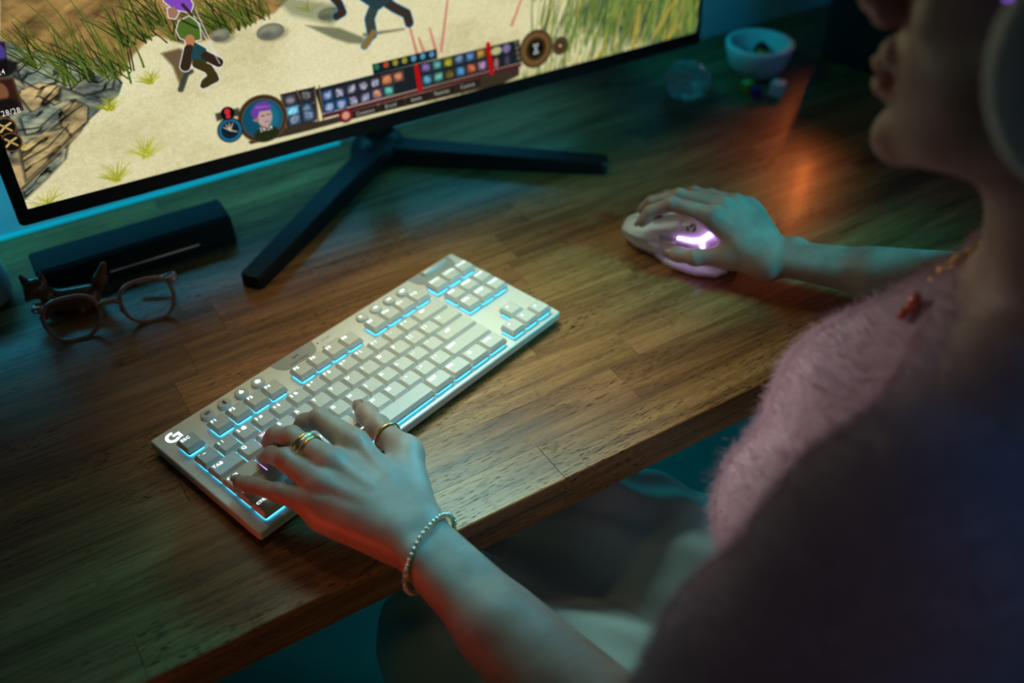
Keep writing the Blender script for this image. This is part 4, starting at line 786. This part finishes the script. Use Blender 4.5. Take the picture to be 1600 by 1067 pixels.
# --- left arm and hand on the keyboard
LW = (187.9, 429.3, 38.0); LE = v3(240, 182, 4)
def nrm(a): a = np.array(a, float); return a/np.linalg.norm(a)
def arm_hand(f, Wr, El, mcp, fing, thumb, up, rs=1.0):
    """forearm, palm and five fingers; mcp: index..little knuckles; fing: joints after the knuckle; up: back-of-hand direction"""
    Wr, El = np.array(Wr, float), np.array(El, float); d = nrm(Wr-El); up = nrm(np.array(up)-np.dot(up, d)*d); side = np.cross(up, d)       # side points to the little finger or thumb
    tsgn = 1 if np.dot(np.array(thumb[0])-Wr, side) > 0 else -1
    # forearm: two bones side by side, thin at the wrist
    for s, r0, r1 in ((1, 16.5, 30), (-1, 16.0, 30)):
        f.cone(Wr-d*6+side*s*9.5*rs, El+side*s*11*rs, (r0-.8)*rs, r1*.92*rs, 14)
    f.cone(Wr-d*95+side*4, Wr-d*180, 25*rs, 34*rs, 20)
    f.ell(Wr-d*12-side*tsgn*15+up*8, (9, 9, 7), 10)                                   # ulnar knob
    # palm
    mcp = [np.array(m, float) for m in mcp]; R = (12.2, 12.4, 11.6, 10.6)
    base = [Wr+side*tsgn*o+d*9-up*1 for o in (12, 4, -5, -13)]
    for m, b, r in zip(mcp, base, R):
        f.cone(b, m-up*4.0, 13.8*rs, (r+.3)*rs, 11)
    for a, b in ((0, 1), (1, 2), (2, 3)): f.cone((mcp[a]+mcp[b])/2-up*5-d*9, (base[a]+base[b])/2, 8.5, 12, 10)
    th = [np.array(t, float) for t in thumb]
    f.cone(Wr+side*tsgn*13+d*10-up*6, th[0], 15*rs, 12.6*rs, 12); f.cone(th[0]-up*2, (mcp[0]+base[0])/2-up*7, 10, 12, 12)       # ball of the thumb and its web
    f.cone(Wr-side*tsgn*14+d*14-up*7, mcp[3]-up*9-d*10, 13.5, 10, 10)                   # outer edge of the palm
    base_D = f.D.copy(); out = base_D.copy()
    RF = ((9.8, 8.7, 7.7, 6.5), (10.0, 8.9, 7.9, 6.6), (9.6, 8.5, 7.4, 6.2), (8.4, 7.3, 6.5, 5.6))
    nails = []
    for m, js, rr_ in zip(mcp, fing, RF):
        f.D = np.full(f.n, 30.0); P = [m]+[np.array(j, float) for j in js]; q = nrm(P[1]-P[0])
        for i in range(3): f.cone(P[i], P[i+1], rr_[i]*rs*(1.0 if i else 1.05), rr_[i+1]*rs, 2.5)
        mid = (P[0]+P[1])/2; f.cone(P[0]*.7+P[1]*.3, P[0]*.35+P[1]*.65, rr_[0]*rs*.98, rr_[1]*rs*1.0, 4)
        ax = nrm(P[1]-P[0]); u1 = nrm(up-np.dot(up, ax)*ax)
        f.ell(P[1]+u1*1.6, (rr_[1]*rs*.92,)*3, 4); f.ell((P[2]+P[3])/2-u1*1.0, (rr_[3]*rs*1.12,)*3, 4)
        f.ell(m+u1*2.8, (7.2, 7.2, 6.8), 5)
        h = np.maximum(8-np.abs(base_D-f.D), 0)/8; out = np.minimum(out, np.minimum(base_D, f.D)-h*h*8*.25)
        nails.append((P[2], P[3], u1, rr_[3]*rs))
    f.D = np.full(f.n, 30.0); RT = (11.8, 9.6, 7.7, 7.0)
    for i in range(2): f.cone(th[i], th[i+1], RT[i]*rs, RT[i+1]*rs, 3)
    f.ell(th[1], (9.8*rs,)*3, 4); f.ell(th[1]*.3+th[2]*.7, (8.7*rs,)*3, 5)
    h = np.maximum(9-np.abs(base_D-f.D), 0)/9; out = np.minimum(out, np.minimum(base_D, f.D)-h*h*9*.25); f.D = out
    for m, b in zip(mcp, base):                                                         # tendons on the back of the hand
        a = m+up*6.2*rs-d*2; e = b+up*11.5*rs+d*8; f.cone(a, a*.45+e*.55, 2.4, 1.6, 6)
    return nails, (th[1], th[2])
fl = Field(np.minimum(LE, LW)-[150, 70, 60], v3(275, 620, 110), 1.35)
L_MCP = [(183.8, 525.6, 57.0), (158.2, 515.4, 59.0), (144.1, 501.8, 54.0), (134.8, 494.9, 46.0)]
L_F = [[(171.8, 564.1, 57.0), (164.1, 582.3, 42.0), (157.7, 585.0, 29.5)], [(144.5, 556.7, 57.0), (137.4, 579.6, 43.0), (133.4, 587.4, 30.0)], [(131.7, 539.4, 55.0), (127.2, 563.1, 41.0), (123.9, 573.1, 30.0)], [(116.8, 520.0, 44.0), (106.5, 542.3, 36.0), (97.4, 560.7, 29.0)]]
L_T = [(220.6, 510.7, 38.0), (215.6, 551.0, 36.0), (215.1, 580.6, 31.0)]
L_UP = nrm(v3(.10, -.28, 1))
nl, tl = arm_hand(fl, LW, LE, L_MCP, L_F, L_T, L_UP)
VL, QL = fl.mesh(2)
# --- right arm and hand on the mouse
RW = (665.0, 549.3, 40.0); RE = v3(*(782.7, 360.0, 66.0))
fr_ = Field(v3(560, 300, -2), v3(830, 730, 130), 1.6)
R_MCP = [(627.1, 614.4, 66.0), (647.6, 622.4, 67.0), (669.2, 623.9, 62.0), (685.7, 622.5, 54.0)]
R_F = [[(604.9, 651.3, 68.0), (589.2, 665.8, 56.0), (583.0, 670.0, 43.0)], [(623.4, 661.0, 66.0), (602.9, 680.9, 55.0), (599.0, 689.4, 42.0)], [(651.2, 668.4, 56.0), (636.8, 695.4, 44.0), (632.9, 711.0, 32.0)], [(678.1, 669.4, 45.0), (671.2, 695.8, 34.0), (669.8, 712.4, 24.0)]]
R_T = [(631.0, 584.5, 33.0), (605.5, 607.6, 27.0), (594.5, 630.7, 22.0)]
R_UP = nrm(v3(-.12, .12, 1))
nr, tr = arm_hand(fr_, RW, RE, R_MCP, R_F, R_T, R_UP, .88)
VR, QR = fr_.mesh(2)
# --- head, neck, shoulders
HC = v3(463, 230, 450); HS = .95
def hframe(az, pitch, roll):
    az, pitch, roll = map(math.radians, (az, pitch, roll))
    f = v3(math.cos(az)*math.cos(pitch), math.sin(az)*math.cos(pitch), -math.sin(pitch)); l = v3(-math.sin(az), math.cos(az), 0); u = np.cross(f, l)
    return f, math.cos(roll)*l+math.sin(roll)*u, math.cos(roll)*u-math.sin(roll)*l
hf, hl, hu = hframe(116, 4, 6)
def hp(f, l, u): return HC+HS*(hf*f+hl*l+hu*u)
AX = (hf, hl, hu)
NB = v3(500, 200, 288); SL = v3(325, 148, 238); SR = v3(625, 268, 196)
fh = Field(v3(255, 60, 120), v3(690, 400, 600), 2.2)
fh.ell(hp(-8, 0, 42), (98*HS, 75*HS, 84*HS), 6, AX); fh.ell(hp(32, 0, -8), (56*HS, 60*HS, 78*HS), 14, AX); fh.ell(hp(46, 0, -46), (42*HS, 42*HS, 46*HS), 14, AX)
for s in (-1, 1):
    fh.cone(hp(6, s*53, -48), hp(76, s*9, -80), 13, 12, 14); fh.cone(hp(60, s*40, -6), hp(30, s*58, 0), 15, 14, 14)
    fh.ell(hp(95, s*32, 15), (15, 14, 10), 8, AX, cut=True); fh.ell(hp(78, s*31, 14), (13, 13, 12), 2, AX)
    fh.cone(hp(88, s*14, 29), hp(78, s*44, 30), 7, 6, 8); fh.ell(hp(97, s*11, -16), (8.5, 6.5, 6), 4, AX)
    fh.ell(hp(-4, s*76, -4), (18, 5, 30), 4, AX); fh.ell(hp(0, s*80, -2), (9, 4, 16), 3, AX, cut=True)
fh.ell(hp(80, 0, -81), (14, 17, 13), 8, AX); fh.cone(hp(88, 0, 20), hp(105, 0, -8), 6.5, 8.5, 8); fh.ell(hp(107, 0, -10), (9, 9, 7.5), 4, AX)
fh.ell(hp(87, 0, -36), (12.0, 21, 9.5), 5, AX); fh.ell(hp(86, 0, -55), (10.5, 18, 6.2), 4, AX); fh.cone(hp(99, -16, -47.5), hp(99, 16, -47.5), 1.6, 1.6, 2, cut=True)
fh.cone(hp(-32, 0, -50), NB-v3(0, 0, 10), 47, 50, 16); fh.cone(hp(-2, 0, -70), NB+hf*4, 36, 40, 22)
fh.cone(NB-v3(0, 0, 25), SL, 55, 48, 22); fh.cone(NB-v3(0, 0, 25), SR, 55, 48, 22); fh.cone(SL, (SL*2+LE)/3, 48, 42, 10); fh.cone(SR, (SR*2+RE)/3, 46, 40, 10); fh.cone(NB-v3(0, 0, 60), v3(480, 190, 150), 80, 90, 20)
VH, QH = fh.mesh(2)
# upper arms down to the elbows, coarse (under the sleeves)
fu = Field(v3(150, 60, -60), v3(860, 430, 300), 4.0)
fu.cone((SL*2+LE)/3, LE, 42, 36, 6); fu.cone((SR*2+RE)/3, RE, 40, 33, 6)
VU, QU = fu.mesh(1)
n1, n2, n3 = len(VL), len(VL)+len(VR), len(VL)+len(VR)+len(VH)
person = quadmesh('person', np.concatenate([VL, VR, VH, VU]), np.concatenate([QL, QR+n1, QH+n2, QU+n3]), MT['skin'])
setp(person, 'person in a fuzzy pink sweater typing and holding the mouse at the desk', 'person')
def nail(a, b, up, r, ln=1.0):
    a, b = np.array(a), np.array(b); d = nrm(b-a); u = nrm(up-np.dot(up, d)*d); s = np.cross(d, u); c = b+d*r*.25+u*r*.96; V = []; n, m_ = 7, 6
    for lay in (0, -.55):
        for i in range(n):
            for j in range(m_):
                y = -1+2*j/(m_-1); x = -5.2+(10.6*ln)*i/(n-1); w = r*.70*(1-.45*max(0, (i-4.2)/1.8)**2)*(1-.25*max(0, (1-i)/1.0)**2)
                V.append(c+d*x+s*y*w+u*(-(y*y)*r*.30-.022*(x-1)**2+.55+lay))
    F = []
    for i in range(n-1):
        for j in range(m_-1):
            q = i*m_+j; F.append((q, q+1, q+m_+1, q+m_)); k = n*m_; F.append((q+k, q+m_+k, q+m_+1+k, q+1+k))
    for i in range(n-1):
        for j in (0, m_-1): q = i*m_+j; F.append((q, q+m_, q+m_+n*m_, q+n*m_))
    for j in range(m_-1):
        for i in (0, n-1): q = i*m_+j; F.append((q, q+1, q+1+n*m_, q+n*m_))
    world('fingernail', V, F, MT['nail'], person, True)
for k in range(4): nail(*nl[k])
for k in range(4): nail(*nr[k])
nail(tl[0], tl[1], nrm(v3(-.30, -.55, .75)), 7.9, 1.15); nail(tr[0], tr[1], nrm(v3(-.65, -.45, .6)), 6.9, 1.1)
for s in (-1, 1):
    world('eye', *[(lambda g: ([tuple(hp(80+p[0], s*31+p[1], 14+p[2])) for p in g[0]], g[1]))(ball(11.6, 14, 10))][0], MT['eye'], person, True)
    world('iris', *[(lambda g: ([tuple(hp(90.6+p[0], s*31+p[1], 10+p[2])) for p in g[0]], g[1]))(ball(5, 12, 8, (.35, 1, 1)))][0], MT['iris'], person, True)
    world('eyelid', *[(lambda g: ([tuple(hp(80+p[0], s*31+p[1], 15.5+p[2]) ) for p in g[0] ], g[1]))((lambda b: ([p for p in b[0]], b[1]))(ball(12.6, 16, 12, (1, 1, .62))))][0], MT['skin'], person, True)
    world('eyebrow', *tube([hp(97, s*15, 31), hp(97, s*28, 36), hp(86, s*45, 33)], [2.4, 2.6, 1.2], 8), MT['hair'], person, True)
world('lips', *[(lambda A, B: (A[0]+B[0], A[1]+[tuple(i+len(A[0]) for i in f) for f in B[1]]))(tube([hp(86, 20, -46), hp(96, 10, -42.5), hp(99.2, 0, -42.5), hp(96, -10, -42.5), hp(86, -20, -46)], [1.2, 3.6, 3.8, 3.6, 1.2], 10, up=tuple(hu)), tube([hp(86, 18, -49), hp(94, 9, -54), hp(96.4, 0, -54.5), hp(94, -9, -54), hp(86, -18, -49)], [1.2, 3.8, 4.4, 3.8, 1.2], 10, up=tuple(hu)))][0], MT['lip'], person, True)
fq = Field(HC-130, HC+[130, 130, 150], 3.5)
fq.ell(hp(-16, 0, 52), (97*HS, 81*HS, 84*HS), 4, AX); fq.ell(hp(-52, 0, -6), (58, 66, 62), 20, AX); fq.ell(hp(84, 0, 20), (72, 62, 66), 6, AX, cut=True); fq.ell(hp(40, 0, -70), (70, 90, 60), 8, AX, cut=True); fq.ell(hp(-100, 0, 96), (38, 40, 34), 8, AX)
V, Q = fq.mesh(2); quadmesh('hair', V, Q, MT['hair'], person)

# --- sweater: torso and sleeves, with a coat of fine fibres
fs = Field(v3(150, 0, -260), v3(880, 460, 330), 4.5)
PV = v3(560, 92, -190); WA = v3(540, 110, -40); CH = v3(492, 172, 120)
bf = nrm(v3(-.435, .90, 0)); bl = v3(-.90, -.435, 0)
fs.cone(PV, WA, 128, 118, 20, (bf, .78)); fs.cone(WA, CH, 118, 122, 30, (bf, .86)); fs.cone(CH, NB-v3(0, 0, 34), 112, 66, 30, (bf, .86))
fs.cone(NB-v3(0, 0, 42), SL+v3(8, 4, -4), 60, 56, 26); fs.cone(NB-v3(0, 0, 46), SR+v3(-8, -4, -10), 54, 52, 26)
for s in (-1, 1): fs.ell(CH+bf*104+bl*(s*52+8)+v3(0, 0, 2), (70, 70, 74), 34)
fs.ell(CH+bf*80+v3(0, 0, 46), (74, 74, 66), 34)
fs.cone(CH+bf*92+v3(0, 0, 62), NB+bf*42-v3(0, 0, 52), 60, 44, 34)
SLE = LE+v3(4, -6, 30); fs.cone(SL, SLE*.55+SL*.45, 66, 72, 14); fs.cone(SLE*.55+SL*.45, SLE, 72, 62, 10); fs.cone(SLE, LE+nrm(LW-LE)*18+v3(0, 0, 2), 60, 50, 12)
fs.cone(SR, RE+v3(-20, -10, 20), 62, 56, 14); fs.cone(RE+v3(-20, -10, 20), RE+nrm(RW-RE)*6, 54, 46, 10)
for c, r in ((SL*.75+LE*.25+bf*60, 10), (SL*.5+LE*.5+bf*64, 9)): pass
fs.cone(CH+bl*88+bf*66+v3(0, 0, 70), CH+bl*100+bf*40+v3(0, 0, -30), 13, 9, 16, cut=True)       # crease in front of the arm
fs.cone(NB+v3(0, 0, 26), NB+hf*8+v3(-4, 4, 110), 58, 80, 5, cut=True)                            # neck opening
fs.cone(LE+nrm(LW-LE)*22, LE+nrm(LW-LE)*120, 47, 46, 2, cut=True)
def sweater_top(x, y):
    i, j = int(round((x-fs.lo[0])/fs.h)), int(round((y-fs.lo[1])/fs.h)); c = np.nonzero(fs.D[i, j] < 0)[0]
    return fs.ax[2][c[-1]] if len(c) else None
V, Q = fs.mesh(2)
a = np.sin(V[:, 2]*.075+V[:, 0]*.03)+np.sin(V[:, 2]*.05-V[:, 1]*.06+1.3); V = V+(a*1.3)[:, None]*bf
sweater = quadmesh('sweater', V, Q, MT['sweater'], person)
# fibres
A, B, C_, D_ = (V[Q[:, i]] for i in range(4)); nn = np.cross(C_-A, D_-B); ar = np.linalg.norm(nn, axis=1); nn = nn/np.maximum(ar, 1e-9)[:, None]
viewd = np.array([0, 0, 626.0])-(A+C_)/2; vis = ((nn*viewd).sum(1) > -120) & ((A[:, 2]) > -60)
prob = ar*vis; prob = prob/prob.sum(); NF = 125000; pick = RNG.choice(len(Q), NF, p=prob); u, w = RNG.random((2, NF))
root = (A[pick]*(1-u)[:, None]+B[pick]*u[:, None])*(1-w)[:, None]+(D_[pick]*(1-u)[:, None]+C_[pick]*u[:, None])*w[:, None]
L_ = RNG.uniform(3.0, 6.8, NF)[:, None]; t1 = RNG.normal(0, .55, (NF, 3)); t2 = RNG.normal(0, .8, (NF, 3)); n_ = nn[pick]
P = np.stack([root-n_*.8, root+(n_+.4*t1)*L_*.38, root+(n_+.8*t1+.15*t2)*L_*.7, root+(n_*.95+1.0*t1+.5*t2-[0, 0, .35])*L_], 1)
so = sweater.location; P = P/1000; P[..., 2] += DESK; P -= np.array(so)
hc = bpy.data.hair_curves.new('fuzz'); hc.add_curves([4]*NF); hc.attributes['position'].data.foreach_set('vector', P.astype(np.float32).ravel())
ra = hc.attributes.get('radius') or hc.attributes.new('radius', 'FLOAT', 'POINT'); ra.data.foreach_set('value', np.tile(np.array([.00009, .00008, .00006, .00002], np.float32), NF))
hc.materials.append(MT['fuzz']); fz = bpy.data.objects.new('fuzz', hc); COL.objects.link(fz); fz.parent = sweater; fz['kind'] = 'stuff'

# --- trousers and shoes
ft = Field(v3(120, -30, -742), v3(760, 860, -45), 6.0)
HL, HR = PV+bl*84-v3(0, 0, 22), PV-bl*84-v3(0, 0, 22); KL, KR = v3(235, 452, -165), v3(360, 555, -158)
for h_, k_, an in ((HL, KL, KL+v3(60, 10, -490)), (HR, KR, KR+v3(10, 60, -505))):
    ft.cone(h_, k_, 98, 76, 20); ft.cone(k_, an, 74, 50, 20)
ft.cone(HL, HR, 108, 108, 20); ft.cone(PV, PV+v3(0, 0, 110), 128, 122, 20, (bf, .8))
V, Q = ft.mesh(2); dd = nrm(KL-HL)
fo_ = np.sin((V@dd)*.055+np.sin(V[:, 0]*.02)*2.2+V[:, 2]*.05)*5.0+np.sin((V@np.cross(dd, [0, 0, 1]))*.13+(V@dd)*.03)*4.0
ctr = np.where((V[:, 2] > -320)[:, None], [0, 0, 1.0], [0, 0, 0]); V = V+ctr*fo_[:, None]
V[:, 2] = np.maximum(V[:, 2], -738)
tro = quadmesh('trousers', V, Q, MT['trousers'], person)
for k_, an in ((KL, KL+v3(60, 10, -490)), (KR, KR+v3(10, 60, -505))):
    f = Field(v3(an[0]-120, an[1]-90, -742), v3(an[0]+120, an[1]+210, -600), 5); f.cone((an[0], an[1]-30, -700), (an[0], an[1]+20, -695), 36, 40, 10); f.cone((an[0], an[1], -706), (an[0]-35, an[1]+130, -714), 40, 28, 14)
    V, Q = f.mesh(1); V[:, 2] = np.maximum(V[:, 2], -739.7); quadmesh('shoe', V, Q, MT['shoe'], person)
# seat under her
st = empty('stool', (PV[0], PV[1], -740), 'round dark stool under the seated person', 'stool')
world('seat', *shift(lathe([(150, -378), (185, -374), (190, -356), (180, -348), (20, -346)], 40), PV[0], PV[1], 0), MT['rubber'], st, True)
world('post', *shift(lathe([(25, -715), (25, -378)], 20), PV[0], PV[1], 0), MT['steel'], st, True)
world('foot_plate', *shift(lathe([(200, -739.8), (205, -735), (195, -725), (30, -715)], 40), PV[0], PV[1], 0), MT['steel'], st, True)

# --- jewellery
def ring_at(c, axis, ra_, rb_, up, wire, n=40, tilt=0.0, ph=0.0):
    c, axis = np.array(c, float), nrm(axis); u = nrm(np.array(up)-np.dot(up, axis)*axis); s = np.cross(axis, u)
    return [c+u*ra_*math.cos(2*PI*i/n)+s*rb_*math.sin(2*PI*i/n)+axis*tilt*math.sin(2*PI*i/n+ph) for i in range(n)]
m0, m1 = np.array(L_MCP[1]), np.array(L_F[1][0]); ax = m1-m0
rc0 = m0+ax*.56; tr_ = empty('triple_ring', rc0-v3(0, 0, 12), 'triple interlocked gold and silver ring on a finger of the left hand', 'ring')
for off, tl_, ph, mm in ((-3.1, 1.4, .2, 'gold'), (0.0, 1.7, 1.2, 'silver'), (3.1, 1.6, 2.3, 'gold')):
    b = world('band', *tube(ring_at(rc0+nrm(ax)*off, ax, 10.6, 10.9, L_UP, 1, 36, tl_, ph), 1.5, 8, True, up=tuple(nrm(ax))), MT[mm], tr_, True)
    b['label'] = 'gold band' if mm == 'gold' else 'silver band'
t0, t1_ = np.array(L_T[0]), np.array(L_T[1]); ax = t1_-t0
o = world('thumb_ring', *tube(ring_at(t0+ax*.66, ax, 11.6, 11.8, L_UP, 1, 36), 1.0, 8, True, up=tuple(nrm(ax))), MT['gold'], None, True); setp(o, 'thin plain gold ring on the left thumb', 'ring')
d = nrm(LW-LE); bc = LW-d*15; br = empty('bracelet', bc-v3(0, 0, 34), 'bracelet of small set clear stones around the left wrist', 'bracelet')
up_ = nrm(L_UP-np.dot(L_UP, d)*d); sd = np.cross(up_, d)
NBD = 46; stone = tomesh('stone', [(x/1000, y/1000, z/1000) for x, y, z in ball(1.9, 8, 6)[0]], ball(1.9, 8, 6)[1], MT['gem'], True); sett = tomesh('setting', [(x/1000, y/1000, z/1000) for x, y, z in lathe([(1.5, -1.0), (1.95, -.2), (1.95, .2), (1.5, .7)], 8)[0]], lathe([(1.5, -1.0), (1.95, -.2), (1.95, .2), (1.5, .7)], 8)[1], MT['gold'])
for i in range(NBD):
    a = 2*PI*i/NBD; drop = -3.5; n_ = up_*math.cos(a)+sd*math.sin(a)
    p = bc+up_*(23.0*math.cos(a)-1.5)+sd*31.0*math.sin(a)+d*(7*math.cos(a)-9*math.sin(a))
    mw = Matrix.Translation(M3(p)) @ Vector(tuple(n_)).to_track_quat('Z', 'Y').to_matrix().to_4x4()
    for nm, me, o_ in (('setting', sett, -.4), ('stone', stone, .6)):
        b = mobj(nm, me, br); b.matrix_basis = Matrix.Translation(Vector(tuple(n_*o_/1000))) @ mw
nk = empty('necklace', (454.9, 269.2, 255.0), 'gold chain necklace with a red amber pendant over the sweater', 'necklace')
V, Q = None, None
NP = [(535.5, 238.1, 268.0), (523.4, 247.1, 268.0), (505.1, 252.2, 270.0), (488.7, 257.9, 270.0), (475.3, 262.6, 268.0), (467.1, 268.0, 262.0), (461.9, 270.7, 256.0)]
NP = [np.array(p) for p in NP]; sgm = []
for p in NP:
    z = sweater_top(p[0], p[1]); p[2] = z+5.5 if z else p[2]
for a, b in zip(NP[:-1], NP[1:]):
    n = max(2, int(np.linalg.norm(b-a)/4.2)); sgm += [a+(b-a)*i/n for i in range(n)]
for i, p in enumerate(sgm[:-1]):
    dd = nrm(sgm[i+1]-p); q = ring_at(p, np.cross(dd, [0, 0, 1]) if i % 2 else np.cross(dd, np.cross(dd, [0, 0, 1])), 3.6, 2.4, dd, 1, 12); world('link', *tube(q, .95, 6, True), MT['gold'], nk, True)
q = np.array((440.5, 260.2, 268.0)); pd = world('pendant', *shift(ball(5.5, 12, 8, (1, .7, 1.4)), *(q+v3(0, 0, 0))), MT['amber'], nk, True); pd['label'] = 'red amber stone'
q = np.array((434.8, 261.3, 262.0)); world('charm', *shift(ball(4, 12, 8, (1, .7, 1.2)), *q), MT['amber'], nk, True); q = np.array((437.5, 260.8, 265.0)); world('link', *shift(ball(2.6, 10, 6), *q), MT['gold'], nk, True)
# --- headset
hs = empty('headset', hp(-25, 0, -60), 'pale over-ear headset on the head with a faint violet light', 'headset')
def cup(s):
    def ringh(r, l, k=1.18): return [tuple(hp(-15+r*math.cos(2*PI*i/32), s*l, 2+r*k*math.sin(2*PI*i/32))) for i in range(32)]
    c = world('ear_cup', *loft([ringh(46, 86), ringh(50, 92), ringh(50, 106), ringh(44, 114), ringh(26, 117)]), MT['headset'], hs, True)
    world('cushion', *loft([ringh(40, 68), ringh(47, 72), ringh(48, 82), ringh(44, 88)]), MT['cushion'], c, True)
    world('light_ring', *tube([hp(-15+51*math.cos(2*PI*i/40), s*97, 2+60*math.sin(2*PI*i/40)) for i in range(2, 9)], 1.6, 8), glow('violet_led', (.35, .12, 1.0), 1.6), c, True)
cup(1); cup(-1)
world('headband', *tube([hp(-15, 104*math.sin(t), 20+118*math.cos(t)) for t in np.linspace(-1.35, 1.35, 24)], 9, 12, up=tuple(hf)), MT['headset'], hs, True)
